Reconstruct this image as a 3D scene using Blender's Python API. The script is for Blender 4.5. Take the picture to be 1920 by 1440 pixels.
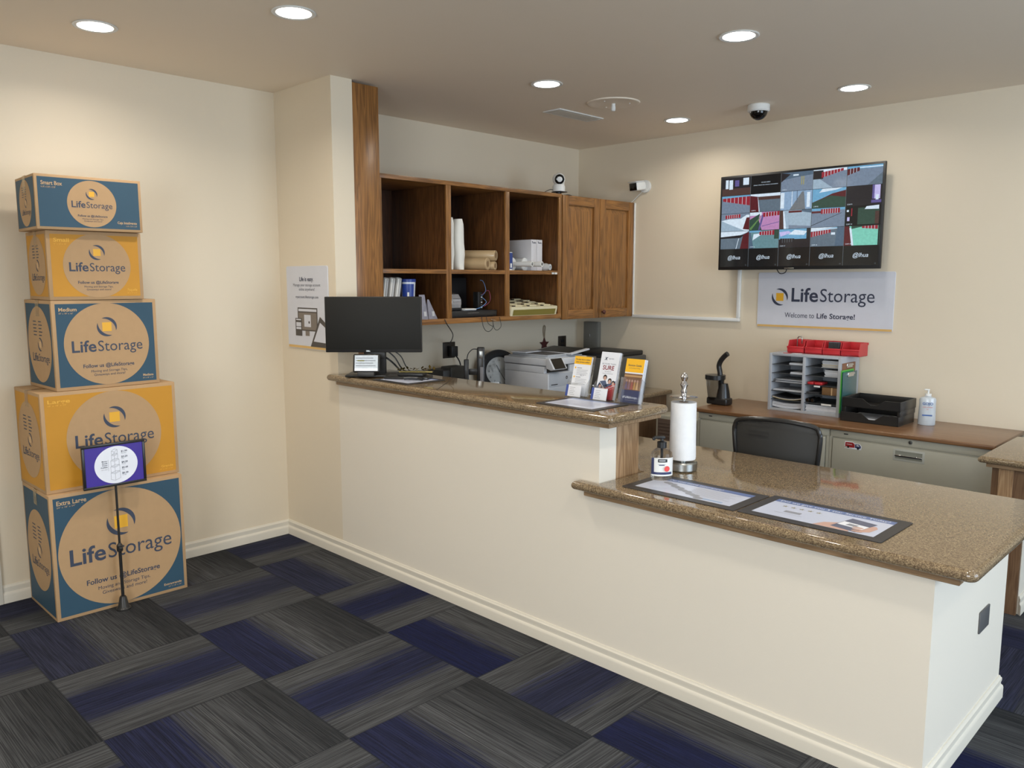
import bpy, bmesh, math, random
from mathutils import Vector, Matrix
random.seed(7)
for o in list(bpy.data.objects): bpy.data.objects.remove(o)
S = bpy.context.scene
COL = S.collection
PI = math.pi
# ---------------------------------------------------------------- camera
cd = bpy.data.cameras.new('camera'); cam = bpy.data.objects.new('camera', cd); COL.objects.link(cam)
cd.sensor_width = 36; cd.sensor_fit = 'HORIZONTAL'; cd.lens = 1503.8*36/1920; cd.clip_start = .05; cd.clip_end = 60
cam.location = (4.43676, -2.49621, 1.57849)
cam.rotation_euler = (math.radians(90-7.387), 0, math.radians(44.647))
S.camera = cam
# ---------------------------------------------------------------- world, daylight, exposure
w = bpy.data.worlds.new('world'); S.world = w; w.use_nodes = True
w.node_tree.nodes['Background'].inputs[0].default_value = (.75, .85, 1, 1)
w.node_tree.nodes['Background'].inputs[1].default_value = .6
S.view_settings.view_transform = 'Standard'; S.view_settings.look = 'None'
S.view_settings.exposure = .06; S.view_settings.gamma = 1; S.view_settings.use_curve_mapping = False

def area(name, loc, direction, sx, sy, power, col, spread=180, shape='RECTANGLE'):
    l = bpy.data.lights.new(name, 'AREA'); l.shape = shape; l.size = sx; l.size_y = sy; l.energy = power; l.color = col
    l.spread = math.radians(spread)
    o = bpy.data.objects.new(name, l); COL.objects.link(o); o.location = loc
    o.rotation_euler = Vector(direction).to_track_quat('-Z', 'Y').to_euler()
    o['kind'] = 'structure'
    return o
# daylight entering through the two window openings of the shop front (right wall, front wall)
area('daylight_right', (7.12, .55, 1.45), (-1, 0, -.08), 2.9, 2.0, 118, (.66, .82, 1))
area('daylight_front', (5.35, -5.12, 1.45), (0, 1, -.08), 2.6, 2.0, 150, (.84, .92, 1))
LAMPS = [(.60, -1.175), (1.37, -.665), (1.297, .96), (2.51, .905), (2.483, 2.262), (1.245, 2.348),
         (2.62, -2.0), (3.75, -.75), (3.75, .90), (3.75, 2.26), (5.2, -2.6), (5.2, .3), (1.4, -3.0), (3.4, -3.9)]
LAMP_W = [4.2, 11, 3.4, 4.6, 2.5, 4.2, 10, 9, 4, 2.2, 8, 5, 9, 9]

# ---------------------------------------------------------------- materials
def srgb(r, g, b):
    f = lambda c: (c/255/12.92) if c <= 10 else ((c/255+.055)/1.055)**2.4
    return (f(r), f(g), f(b), 1)
_M = {}
class NT:
    def __init__(s, name):
        s.m = bpy.data.materials.new(name); s.m.use_nodes = True; s.t = s.m.node_tree
        s.b = s.t.nodes['Principled BSDF']
    def n(s, typ, ins=None, **props):
        nd = s.t.nodes.new(typ)
        for k, v in props.items(): setattr(nd, k, v)
        for k, v in (ins or {}).items():
            if isinstance(v, bpy.types.NodeSocket): s.t.links.new(v, nd.inputs[k])
            else: nd.inputs[k].default_value = v
        return nd
    def math(s, op, a, b=0., c=0.):
        return s.n('ShaderNodeMath', {0: a, 1: b, 2: c}, operation=op).outputs[0]
    def mix(s, f, a, b):
        nd = s.n('ShaderNodeMix', {0: f}, data_type='RGBA')
        for i, v in ((6, a), (7, b)):
            if isinstance(v, bpy.types.NodeSocket): s.t.links.new(v, nd.inputs[i])
            else: nd.inputs[i].default_value = v
        return nd.outputs[2]
    def ramp(s, f, stops):
        nd = s.n('ShaderNodeValToRGB', {0: f}); cr = nd.color_ramp
        while len(cr.elements) < len(stops): cr.elements.new(.5)
        for e, (p, c) in zip(cr.elements, stops): e.position = p; e.color = c
        return nd.outputs[0]
    def set(s, **k):
        for kk, v in k.items():
            i = s.b.inputs[kk.replace('_', ' ')]
            if isinstance(v, bpy.types.NodeSocket): s.t.links.new(v, i)
            else: i.default_value = v
    def bump(s, h, strength=.2, dist=.002):
        b = s.n('ShaderNodeBump', {'Height': h, 'Strength': strength, 'Distance': dist})
        s.t.links.new(b.outputs[0], s.b.inputs['Normal'])
    def pos(s, scale=(1, 1, 1), obj=True):
        if obj: c = s.n('ShaderNodeTexCoord').outputs['Object']
        else: c = s.n('ShaderNodeNewGeometry').outputs['Position']
        return s.n('ShaderNodeMapping', {'Vector': c, 'Scale': scale}).outputs[0]
    def noise(s, vec, scale=5, detail=2, rough=.5):
        return s.n('ShaderNodeTexNoise', {'Vector': vec, 'Scale': scale, 'Detail': detail, 'Roughness': rough}).outputs[0]

def plain(name, col, rough=.5, metal=0., coat=0., var=.05, scale=12., bump=0., **k):
    """procedural finish: base colour with slight mottling"""
    if name in _M: return _M[name]
    t = NT(name); c = srgb(*col) if max(col) > 1.001 else (*col, 1)
    nz = t.noise(t.pos(), scale, 3)
    lo = tuple(x*(1-var) for x in c[:3])+(1,); hi = tuple(min(1, x*(1+var)) for x in c[:3])+(1,)
    t.set(Base_Color=t.mix(nz, lo, hi), Roughness=rough, Metallic=metal, Coat_Weight=coat, **k)
    if bump: t.bump(t.noise(t.pos(), scale*12, 2), bump, .001)
    _M[name] = t.m; return t.m
def glow(name, col, strength=1., rough=.08):
    if name in _M: return _M[name]
    t = NT(name); c = srgb(*col)
    nz = t.noise(t.pos(), 60, 4, .6)
    lo = tuple(x*.72 for x in c[:3])+(1,); hi = tuple(x*1.25 for x in c[:3])+(1,)
    t.set(Base_Color=(.01, .01, .01, 1), Roughness=rough, Emission_Color=t.mix(nz, lo, hi), Emission_Strength=strength)
    _M[name] = t.m; return t.m
def clear(name, tint=(1, 1, 1), rough=.02, ior=1.45, alpha=.25):
    if name in _M: return _M[name]
    t = NT(name)
    t.set(Base_Color=(*tint, 1), Roughness=rough, IOR=ior, Transmission_Weight=1.)
    out = t.t.nodes['Material Output']
    tr = t.n('ShaderNodeBsdfTransparent', {'Color': (*tint, 1)})
    mx = t.n('ShaderNodeMixShader', {0: alpha})
    t.t.links.new(tr.outputs[0], mx.inputs[1]); t.t.links.new(t.b.outputs[0], mx.inputs[2]); t.t.links.new(mx.outputs[0], out.inputs[0])
    _M[name] = t.m; return t.m
def veil(name, col, alpha, rough=.15):
    if name in _M: return _M[name]
    t = NT(name); nz = t.noise(t.pos(), 60, 3); c = srgb(*col)
    t.set(Base_Color=c, Roughness=rough, Coat_Weight=.6, Alpha=t.math('ADD', alpha-.12, t.math('MULTIPLY', nz, .24)))
    _M[name] = t.m; return t.m
def paint(name, col, bump=.12):
    if name in _M: return _M[name]
    t = NT(name); p = t.pos(obj=False)
    big = t.noise(p, 1.3, 3)
    c = srgb(*col)
    t.set(Base_Color=t.mix(big, tuple(x*.975 for x in c[:3])+(1,), tuple(min(1, x*1.02) for x in c[:3])+(1,)), Roughness=.62)
    t.bump(t.noise(p, 140, 3), bump, .0015)
    _M[name] = t.m; return t.m
def oak(name, axis, base, dark, rough=.38, scale=1., coat=.25):
    if name in _M: return _M[name]
    t = NT(name); st = [1, 1, 1]; st['xyz'.index(axis)] = .07
    p = t.pos(tuple(x*scale for x in st))
    big = t.noise(p, 7, 4, .55)
    rings = t.n('ShaderNodeTexNoise', {'Vector': p, 'Scale': 22, 'Detail': 2, 'Distortion': 1.4}).outputs[0]
    r2 = t.math('PINGPONG', t.math('MULTIPLY', rings, 9.), 1.)
    fine = t.noise(t.pos(tuple((x if x > .5 else .03)*scale for x in st)), 170, 3, .7)
    f = t.math('ADD', t.math('MULTIPLY', r2, .38), t.math('MULTIPLY', fine, .5))
    f = t.math('ADD', f, t.math('MULTIPLY', big, .3))
    t.set(Base_Color=t.ramp(f, [(.25, srgb(*dark)), (.62, srgb(*[(a*2+b)/3 for a, b in zip(base, dark)])), (.85, srgb(*base))]), Roughness=rough, Coat_Weight=coat, Coat_Roughness=.25)
    t.bump(fine, .12, .001)
    _M[name] = t.m; return t.m
def granite(name):
    if name in _M: return _M[name]
    t = NT(name); p = t.pos(obj=False)
    n1 = t.noise(p, 150, 4, .65); n2 = t.noise(p, 330, 2, .6); n3 = t.noise(p, 9, 2)
    v = t.n('ShaderNodeTexVoronoi', {'Vector': p, 'Scale': 330}).outputs['Color']
    vv = t.n('ShaderNodeSeparateColor', {0: v}).outputs[0]
    f = t.math('ADD', t.math('MULTIPLY', n1, .6), t.math('MULTIPLY', vv, .4))
    col = t.ramp(f, [(.22, srgb(66, 55, 44)), (.38, srgb(104, 88, 69)), (.52, srgb(130, 112, 88)), (.66, srgb(150, 131, 102)), (.82, srgb(184, 166, 130))])
    col = t.mix(t.math('MULTIPLY', t.math('GREATER_THAN', n2, .64), .75), col, srgb(58, 44, 32))
    col = t.mix(t.math('MULTIPLY', n3, .25), col, srgb(128, 104, 76))
    t.set(Base_Color=col, Roughness=.075, IOR=1.52)
    _M[name] = t.m; return t.m
def carpet(name):
    t = NT(name); pos = t.n('ShaderNodeNewGeometry').outputs['Position']
    sp = t.n('ShaderNodeSeparateXYZ', {0: pos}); X, Y = sp.outputs[0], sp.outputs[1]
    u = t.math('DIVIDE', t.math('SUBTRACT', X, .43-.592*20), .592); v = t.math('DIVIDE', t.math('ADD', Y, 1.646+.604*20), .604)
    iu = t.math('FLOOR', u); iv = t.math('FLOOR', v); fu = t.math('SUBTRACT', u, iu); fv = t.math('SUBTRACT', v, iv)
    par = t.math('MODULO', t.math('ADD', iu, iv), 2.)          # 0: yarn runs along x, 1: along y
    def sel(a, b): return t.math('ADD', t.math('MULTIPLY', a, t.math('SUBTRACT', 1., par)), t.math('MULTIPLY', b, par))
    along = sel(X, Y); across = sel(Y, X); fa = sel(fv, fu); fl = sel(fu, fv)
    wn = t.n('ShaderNodeTexWhiteNoise', {'Vector': t.n('ShaderNodeCombineXYZ', {0: iu, 1: iv}).outputs[0]}, noise_dimensions='2D')
    rnd = wn.outputs['Value']; r3 = t.n('ShaderNodeSeparateColor', {0: wn.outputs['Color']})
    vec = t.n('ShaderNodeCombineXYZ', {0: t.math('MULTIPLY', along, 2.6), 1: t.math('MULTIPLY', across, 95.), 2: t.math('MULTIPLY', rnd, 31.)}).outputs[0]
    streak = t.noise(vec, 1, 3, .6)
    vec2 = t.n('ShaderNodeCombineXYZ', {0: t.math('MULTIPLY', along, 3.5), 1: t.math('MULTIPLY', across, 330.), 2: rnd}).outputs[0]
    fine = t.noise(vec2, 1, 2, .7)
    vec3 = t.n('ShaderNodeCombineXYZ', {0: t.math('MULTIPLY', along, .9), 1: t.math('MULTIPLY', across, 9.), 2: t.math('MULTIPLY', rnd, 17.)}).outputs[0]
    broad = t.noise(vec3, 1, 3, .6)
    # navy band: even tiles at the low edge, odd tiles through the middle
    wob = t.math('MULTIPLY', t.math('SUBTRACT', streak, .5), .34)
    d0 = t.math('SUBTRACT', fa, t.math('ADD', .38, wob))                        # even: band below .38
    d1 = t.math('SUBTRACT', t.math('ABSOLUTE', t.math('SUBTRACT', fa, t.math('ADD', .5, t.math('MULTIPLY', t.math('SUBTRACT', r3.outputs[1], .5), .1)))), t.math('ADD', .2, wob))
    dd = sel(d0, d1)
    band = t.n('ShaderNodeMapRange', {'Value': dd, 'From Min': .06, 'From Max': -.06}).outputs[0]
    band = t.math('MULTIPLY', band, t.math('ADD', .62, t.math('MULTIPLY', r3.outputs[0], .38)))
    drk = t.n('ShaderNodeMapRange', {'Value': t.math('ADD', sel(fa, t.math('MULTIPLY', fa, .4)), t.math('MULTIPLY', broad, .5)), 'From Min': .8, 'From Max': 1.15}).outputs[0]
    grey = t.mix(streak, srgb(48, 50, 53), srgb(112, 113, 115))
    grey = t.mix(t.math('MULTIPLY', broad, .6), grey, srgb(46, 47, 48))
    grey = t.mix(t.math('MULTIPLY', drk, .65), grey, srgb(29, 31, 34))
    navy = t.mix(streak, srgb(10, 13, 36), srgb(24, 33, 84))
    col = t.mix(band, grey, navy)
    col = t.mix(t.math('MULTIPLY', t.n('ShaderNodeMapRange', {'Value': fine, 'From Min': .44, 'From Max': .58}).outputs[0], .62), col, srgb(14, 15, 19))
    edge = t.math('MINIMUM', t.math('MINIMUM', fa, t.math('SUBTRACT', 1., fa)), t.math('MINIMUM', fl, t.math('SUBTRACT', 1., fl)))
    col = t.mix(t.math('MULTIPLY', t.math('LESS_THAN', edge, .006), .5), col, srgb(28, 30, 34))
    t.set(Base_Color=col, Roughness=.95, Specular_IOR_Level=.15)
    t.bump(t.math('ADD', fine, t.noise(t.pos(obj=False), 500, 2)), .6, .004)
    return t.m

WALL = paint('wall_paint', (221, 208, 185))
CEIL = paint('ceiling_paint', (240, 226, 206), .2)
WALLDAY = paint('wall_paint_daylit', (225, 217, 202))  # same paint as the walls, with a lighter, cooler daylit tone in its colour
TRIMW = paint('trim_paint', (216, 209, 194), .03)
CARPET = carpet('carpet_tile')
GRAN = granite('granite')
OAKZ = oak('oak_upright', 'z', (160, 110, 56), (94, 60, 27)); OAKY = oak('oak_along_y', 'y', (160, 110, 56), (94, 60, 27)); OAKX = oak('oak_along_x', 'x', (160, 110, 56), (94, 60, 27))
OAKP = oak('oak_pale', 'z', (176, 144, 108), (120, 88, 58), .45, 1., .1); OAKPX = oak('oak_pale_x', 'x', (160, 132, 100), (112, 86, 58), .45, 1., .1)
WAL = oak('brown_laminate_x', 'x', (136, 100, 68), (104, 70, 44), .3)
WALZ = oak('brown_laminate_z', 'z', (120, 92, 66), (88, 62, 42), .4)
WHITE = plain('white_plastic', (228, 228, 224), .4, var=.02)
PAPER = plain('paper', (225, 227, 232), .7, var=.03)
PAPER2 = plain('paper_grey', (190, 192, 195), .7, var=.06)
INK = plain('ink', (52, 58, 78), .6)
INKG = plain('ink_grey', (105, 108, 115), .6)
BLK = plain('black_plastic', (26, 26, 27), .42, var=.15)
BLK2 = plain('black_satin', (38, 37, 36), .3, var=.1)
BLKG = plain('black_gloss', (10, 10, 11), .08)
CHROME = plain('chrome', (215, 215, 218), .12, 1.)
STEEL = plain('brushed_steel', (175, 176, 172), .32, 1., scale=40)
KRAFT = plain('kraft_board', (180, 146, 106), .75, var=.05, scale=30, bump=.1)
KRAFTL = plain('kraft_edge', (204, 170, 128), .75)
BOXBLUE = plain('box_blue', (44, 76, 95), .6, var=.06)
BOXYEL = plain('box_yellow', (196, 138, 34), .6, var=.04)
LOGOY = plain('logo_yellow', (230, 172, 42), .5)
INKB = plain('ink_box', (58, 66, 84), .6)
PLATE = plain('dark_wall_plate', (44, 36, 28), .4)
PUTTY = plain('putty_metal', (172, 170, 156), .42, var=.03)
LGREY = plain('light_grey_board', (172, 175, 180), .55)
RED = plain('red_plastic', (196, 48, 54), .35)
CREAMP = plain('cream_plastic', (216, 206, 172), .45)
DKW = plain('charcoal', (52, 51, 50), .5)

# ---------------------------------------------------------------- mesh builder
class F:      # a flat drawing frame on a surface: origin, right, up
    def __init__(s, o, ux, uy): s.o = Vector(o); s.x = Vector(ux).normalized(); s.y = Vector(uy).normalized(); s.n = s.x.cross(s.y)
    def p(s, u, v, d=0.): return s.o+s.x*u+s.y*v+s.n*d
_TX = {}
def glyphs(txt, bold, italic):
    k = (txt, bold, italic)
    if k in _TX: return _TX[k]
    c = bpy.data.curves.new('t', 'FONT'); c.body = txt; c.size = 1; c.offset = .018 if bold else 0; c.shear = .25 if italic else 0
    c.resolution_u = 3
    o = bpy.data.objects.new('t', c); COL.objects.link(o)
    dg = bpy.context.evaluated_depsgraph_get()
    me = bpy.data.meshes.new_from_object(o.evaluated_get(dg))
    vs = [v.co.xy.copy() for v in me.vertices]; fs = [tuple(p.vertices) for p in me.polygons]
    bpy.data.objects.remove(o); bpy.data.curves.remove(c); bpy.data.meshes.remove(me)
    xs = [v[0] for v in vs] or [0, 1]
    _TX[k] = (vs, fs, min(xs), max(xs)); return _TX[k]
class MB:
    def __init__(s, mat=None): s.v = []; s.f = []; s.mi = []; s.mats = []; s.mat = mat; s.T = Matrix()
    def m(s, mat):
        mat = mat or s.mat
        if mat not in s.mats: s.mats.append(mat)
        return s.mats.index(mat)
    def add(s, vs, fs, mat=None):
        b = len(s.v); i = s.m(mat)
        s.v += [s.T @ Vector(v) for v in vs]; s.f += [tuple(b+k for k in f) for f in fs]; s.mi += [i]*len(fs); return s
    def bm(s, bm, mat=None):
        bm.verts.ensure_lookup_table(); bm.verts.index_update()
        s.add([v.co.copy() for v in bm.verts], [tuple(v.index for v in f.verts) for f in bm.faces], mat); bm.free(); return s
    def box(s, x0, x1, y0, y1, z0, z1, mat=None, bev=0., seg=2):
        bm = bmesh.new(); bmesh.ops.create_cube(bm, size=1)
        for v in bm.verts: v.co = Vector(((x0+x1)/2+v.co.x*(x1-x0), (y0+y1)/2+v.co.y*(y1-y0), (z0+z1)/2+v.co.z*(z1-z0)))
        if bev: bmesh.ops.bevel(bm, geom=bm.edges[:], offset=bev, segments=seg, affect='EDGES', profile=.5)
        return s.bm(bm, mat)
    def prism(s, pts, z0, z1, mat=None, bev=0., seg=3, M=None, vbev=False):
        bm = bmesh.new()
        lo = [bm.verts.new((x, y, z0)) for x, y in pts]; hi = [bm.verts.new((x, y, z1)) for x, y in pts]
        bm.faces.new(lo[::-1]); bm.faces.new(hi); n = len(pts)
        for i in range(n): bm.faces.new((lo[i], lo[(i+1) % n], hi[(i+1) % n], hi[i]))
        bmesh.ops.recalc_face_normals(bm, faces=bm.faces[:])
        if bev:
            e = bm.edges[:] if vbev else [e for e in bm.edges if abs(e.verts[0].co.z-e.verts[1].co.z) < 1e-9]
            bmesh.ops.bevel(bm, geom=e, offset=bev, segments=seg, affect='EDGES', profile=.5)
        if M is not None: bm.transform(M)
        return s.bm(bm, mat)
    def lathe(s, prof, mat=None, n=24, c=(0, 0, 0), M=None, caps=True):
        vs = []; fs = []
        for r, z in prof:
            for k in range(n):
                a = 2*PI*k/n; vs.append(Vector((r*math.cos(a), r*math.sin(a), z)))
        for j in range(len(prof)-1):
            for k in range(n): a = j*n+k; b = j*n+(k+1) % n; fs.append((a, b, b+n, a+n))
        if caps and prof[0][0] > 1e-6: fs.append(tuple(range(n))[::-1])
        if caps and prof[-1][0] > 1e-6: fs.append(tuple((len(prof)-1)*n+k for k in range(n)))
        MM = Matrix.Translation(c) @ (M or Matrix())
        return s.add([MM @ v for v in vs], fs, mat)
    def cyl(s, r, z0, z1, mat=None, n=24, c=(0, 0, 0), M=None): return s.lathe([(r, z0), (r, z1)], mat, n, c, M)
    def rod(s, a, b, r, mat=None, n=12, r2=None):
        a = Vector(a); b = Vector(b); d = b-a; q = d.to_track_quat('Z', 'Y').to_matrix().to_4x4()
        return s.lathe([(r, 0), (r if r2 is None else r2, d.length)], mat, n, a, q)
    def tube(s, pts, r, mat=None, n=8, smooth=6):
        P = [Vector(p) for p in pts]
        if smooth and len(P) > 2:
            Q = []
            for i in range(len(P)-1):
                p0 = P[max(i-1, 0)]; p1 = P[i]; p2 = P[i+1]; p3 = P[min(i+2, len(P)-1)]
                for k in range(smooth):
                    t = k/smooth
                    Q.append(.5*((2*p1)+(p2-p0)*t+(2*p0-5*p1+4*p2-p3)*t*t+(3*p1-p0-3*p2+p3)*t**3))
            P = Q+[P[-1]]
        vs = []; fs = []; up = Vector((.13, .31, .94))
        for i, p in enumerate(P):
            d = (P[min(i+1, len(P)-1)]-P[max(i-1, 0)]).normalized()
            a = d.cross(up).normalized() if abs(d.dot(up)) < .98 else d.cross(Vector((1, 0, 0))).normalized(); b = d.cross(a)
            for k in range(n): t = 2*PI*k/n; vs.append(p+a*r*math.cos(t)+b*r*math.sin(t))
        for j in range(len(P)-1):
            for k in range(n): a = j*n+k; b = j*n+(k+1) % n; fs.append((a, b, b+n, a+n))
        fs += [tuple(range(n))[::-1], tuple((len(P)-1)*n+k for k in range(n))]
        return s.add(vs, fs, mat)
    # flat artwork
    def fpoly(s, fr, pts, mat=None, d=.0006): return s.add([fr.p(u, v, d) for u, v in pts], [tuple(range(len(pts)))], mat)
    def frect(s, fr, u0, u1, v0, v1, mat=None, d=.0006): return s.fpoly(fr, [(u0, v0), (u1, v0), (u1, v1), (u0, v1)], mat, d)
    def fell(s, fr, cu, cv, ru, rv, mat=None, d=.0008, n=48): return s.fpoly(fr, [(cu+ru*math.cos(2*PI*k/n), cv+rv*math.sin(2*PI*k/n)) for k in range(n)], mat, d)
    def fline(s, fr, pts, w, mat=None, d=.001):
        for (a, b), (c, e) in zip(pts[:-1], pts[1:]):
            L = math.hypot(c-a, e-b) or 1; nx, ny = -(e-b)/L*w/2, (c-a)/L*w/2
            s.fpoly(fr, [(a-nx, b-ny), (c-nx, e-ny), (c+nx, e+ny), (a+nx, b+ny)], mat, d)
        return s
    def ftext(s, fr, txt, u, v, size, mat=None, al='c', bold=False, italic=False, d=.0012, w=None):
        vs, fs, x0, x1 = glyphs(txt, bold, italic); k = size; kx = size if w is None else w/(x1-x0)
        off = {'c': -(x0+x1)/2, 'l': -x0, 'r': -x1}[al]
        return s.add([fr.p(u+(a[0]+off)*kx, v+a[1]*k, d) for a in vs], fs, mat)
    def flogo(s, fr, cu, cv, R, ink, yel, d=.0012):
        for a0, a1 in ((-25, 118), (155, 298)):
            o = []; i = []
            for k in range(25):
                q = k/24; a = math.radians(a0+(a1-a0)*q); th = .30*math.sin(PI*q)**.8*R
                o.append((cu+R*math.cos(a), cv+R*math.sin(a))); i.append((cu+(R-th)*math.cos(a), cv+(R-th)*math.sin(a)))
            for k in range(24): s.fpoly(fr, [i[k], o[k], o[k+1], i[k+1]], ink, d)
        h = R*.46; s.frect(fr, cu-h, cu+h, cv-h, cv+h, yel, d)
        return s
    def fbrand(s, fr, cu, cv, W, ink, d=.0012, ink2=None):     # the LifeStorage word mark, W wide
        s.ftext(fr, 'Life', cu-W/2, cv, W*.235, ink, 'l', True, d=d, w=W*.335)
        s.ftext(fr, 'Storage', cu+W/2, cv, W*.225, ink2 or ink, 'r', d=d, w=W*.64)
        return s
    def build(s, name, parent=None, loc=(0, 0, 0), rot=(0, 0, 0), flip=True):
        me = bpy.data.meshes.new(name); me.from_pydata([tuple(v) for v in s.v], [], s.f)
        for mt in s.mats: me.materials.append(mt)
        me.polygons.foreach_set('material_index', s.mi); me.polygons.foreach_set('use_smooth', [True]*len(s.f)); me.update()
        me.set_sharp_from_angle(angle=math.radians(32))
        o = bpy.data.objects.new(name, me); COL.objects.link(o); o.location = loc; o.rotation_euler = rot
        if parent: o.parent = parent
        return o
def tag(o, label, cat, group=None):
    o['label'] = label; o['category'] = cat
    if group: o['group'] = group
    return o
def thing(name, label, cat, loc=(0, 0, 0), rz=0., group=None, rot=None):
    o = bpy.data.objects.new(name, None); COL.objects.link(o); o.empty_display_size = .05
    o.location = loc; o.rotation_euler = rot or (0, 0, rz); return tag(o, label, cat, group)
def solo(mb, name, label, cat, loc=(0, 0, 0), rz=0., group=None, rot=None):
    return tag(mb.build(name, None, loc, rot or (0, 0, rz)), label, cat, group)
def struct(mb, name, loc=(0, 0, 0)):
    o = mb.build(name, None, loc); o['kind'] = 'structure'; return o
def dup(root, loc, rot=None, label=None, group=None):
    r = root.copy(); COL.objects.link(r); r.location = loc
    if rot is not None: r.rotation_euler = rot
    if label: r['label'] = label
    if group: r['group'] = group
    for ch in list(root.children):
        c = ch.copy(); COL.objects.link(c); c.parent = r
        for g in ch.children:
            d = g.copy(); COL.objects.link(d); d.parent = c
    return r

# ---------------------------------------------------------------- the room
H = 2.668
struct(MB(CARPET).box(-.3, 7.3, -5.3, 5.1, -.06, 0), 'floor')
struct(MB(CEIL).box(-.3, 7.3, -5.3, 5.1, H, H+.06), 'ceiling')
struct(MB(WALL).box(-.14, 0, -5.2, .137, 0, H), 'wall_left')
struct(MB(WALL).box(-.19, -.055, .137, 2.97, 0, H), 'wall_side')
struct(MB(WALL).box(0, .602, 0, .137, 0, H), 'wall_divider')
struct(MB(WALL).box(-.055, 3.335, 2.854, 2.97, 0, H), 'wall_rear')
struct(MB(WALL).box(3.335, 7.2, 4.9, 5.02, 0, H), 'wall_hall')
struct(MB(WALL).box(3.215, 3.335, 2.97, 5.02, 0, H), 'wall_hall_left')
# right wall with a wide window, front wall with a window
def holed(mb, ax, c0, c1, a0, a1, w0, w1, z0, z1):
    def b(p0, p1, q0, q1):
        if ax == 'x': mb.box(c0, c1, p0, p1, q0, q1)
        else: mb.box(p0, p1, c0, c1, q0, q1)
    b(a0, w0, 0, H); b(w1, a1, 0, H); b(w0, w1, 0, z0); b(w0, w1, z1, H); return mb
struct(holed(MB(WALL), 'x', 7.2, 7.32, -5.2, 5.02, -.95, 2.05, .45, 2.4), 'wall_right')
struct(holed(MB(WALL), 'y', -5.32, -5.2, -.14, 7.3, 4.0, 6.7, .45, 2.4), 'wall_front')
GLASS = clear('window_glass', (.97, .99, 1), alpha=.1)
def win(name, ax, c, a0, a1, z0, z1):
    fr = MB(TRIMW); pane = MB(GLASS)
    def b(mb, p0, p1, q0, q1, t):
        if ax == 'x': mb.box(c-t, c+t, p0, p1, q0, q1)
        else: mb.box(p0, p1, c-t, c+t, q0, q1)
    b(fr, a0, a0+.05, z0, z1, .03); b(fr, a1-.05, a1, z0, z1, .03); b(fr, a0+.05, a1-.05, z0, z0+.05, .03); b(fr, a0+.05, a1-.05, z1-.05, z1, .03)
    b(fr, (a0+a1)/2-.025, (a0+a1)/2+.025, z0+.05, z1-.05, .03)
    o = struct(fr, name); b(pane, a0+.05, (a0+a1)/2-.025, z0+.05, z1-.05, .004); b(pane, (a0+a1)/2+.025, a1-.05, z0+.05, z1-.05, .004)
    pane.build('pane', o)
win('window_1', 'x', 7.26, -.95, 2.05, .45, 2.4); win('window_2', 'y', -5.26, 4.0, 6.7, .45, 2.4)

def base_profile():   # (out, z)
    return [(0, .09), (.004, .0895), (.006, .083), (.010, .079), (.0105, .070), (.008, .060), (.0085, .054), (.014, .048), (.0155, .040), (.0155, 0)]
def baseboard(name, a, b, out, m0=0, m1=0):
    """profile extruded from a to b, 'out' is the way it faces; m0/m1: 1 outside mitre, -1 inside mitre"""
    a = Vector((*a, 0)); b = Vector((*b, 0)); o = Vector((*out, 0)); d = (b-a).normalized(); pr = [(0, 0)]+base_profile()[::-1][0:]
    pr = [(0, 0)]+[(x, z) for x, z in base_profile()[::-1]]
    v0 = [a+o*x+Vector((0, 0, z))-d*x*m0 for x, z in pr]; v1 = [b+o*x+Vector((0, 0, z))+d*x*m1 for x, z in pr]
    n = len(pr); fs = [(i, (i+1) % n, n+(i+1) % n, n+i) for i in range(n)]+[tuple(range(n))[::-1], tuple(range(n, 2*n))]
    mb = MB(TRIMW); mb.add(v0+v1, fs)
    return struct(mb, name)
baseboard('baseboard_left', (0, -1.57), (0, 0), (1, 0), 0, -1)
baseboard('baseboard_counter', (0, 0), (3.728, 0), (0, -1), -1, 1)
baseboard('baseboard_counter_end', (3.728, 0), (3.728, .854), (1, 0), 1, 1)
baseboard('baseboard_right', (3.585, 1.79), (3.585, 2.9), (1, 0), 1, 0)
struct(MB(TRIMW).box(0, .022, -1.66, -1.57, 0, 2.1, bev=.004), 'trim_1')
# upright oak board closing the wall stub, from floor to ceiling
struct(MB(OAKZ).box(-.055, .598, .137, .315, 0, H-.012, bev=.002), 'trim_2')
# low walls that carry the counter
struct(MB(WALLDAY).box(.602, 2.465, 0, .11, 0, 1.0), 'wall_counter')
mb = MB(WALLDAY).box(2.465, 3.728, 0, .11, 0, .7075).box(3.62, 3.728, .11, .854, 0, .7075)
struct(mb, 'wall_counter_low')
mb = MB(OAKP).box(.602, 2.462, .11, .272, 0, 1.0, bev=.002)
struct(mb, 'trim_3')
mb = MB(WALLDAY).box(3.475, 3.585, 1.79, 2.9, 0, .70); struct(mb, 'wall_counter_right')
mb = MB(WALZ).box(3.44, 3.47, 1.762, 1.785, 0, .70).box(3.47, 3.53, 1.755, 1.785, 0, .70, OAKP).box(3.53, 3.583, 1.762, 1.785, 0, .70, WALZ)
struct(mb, 'trim_4')
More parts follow.
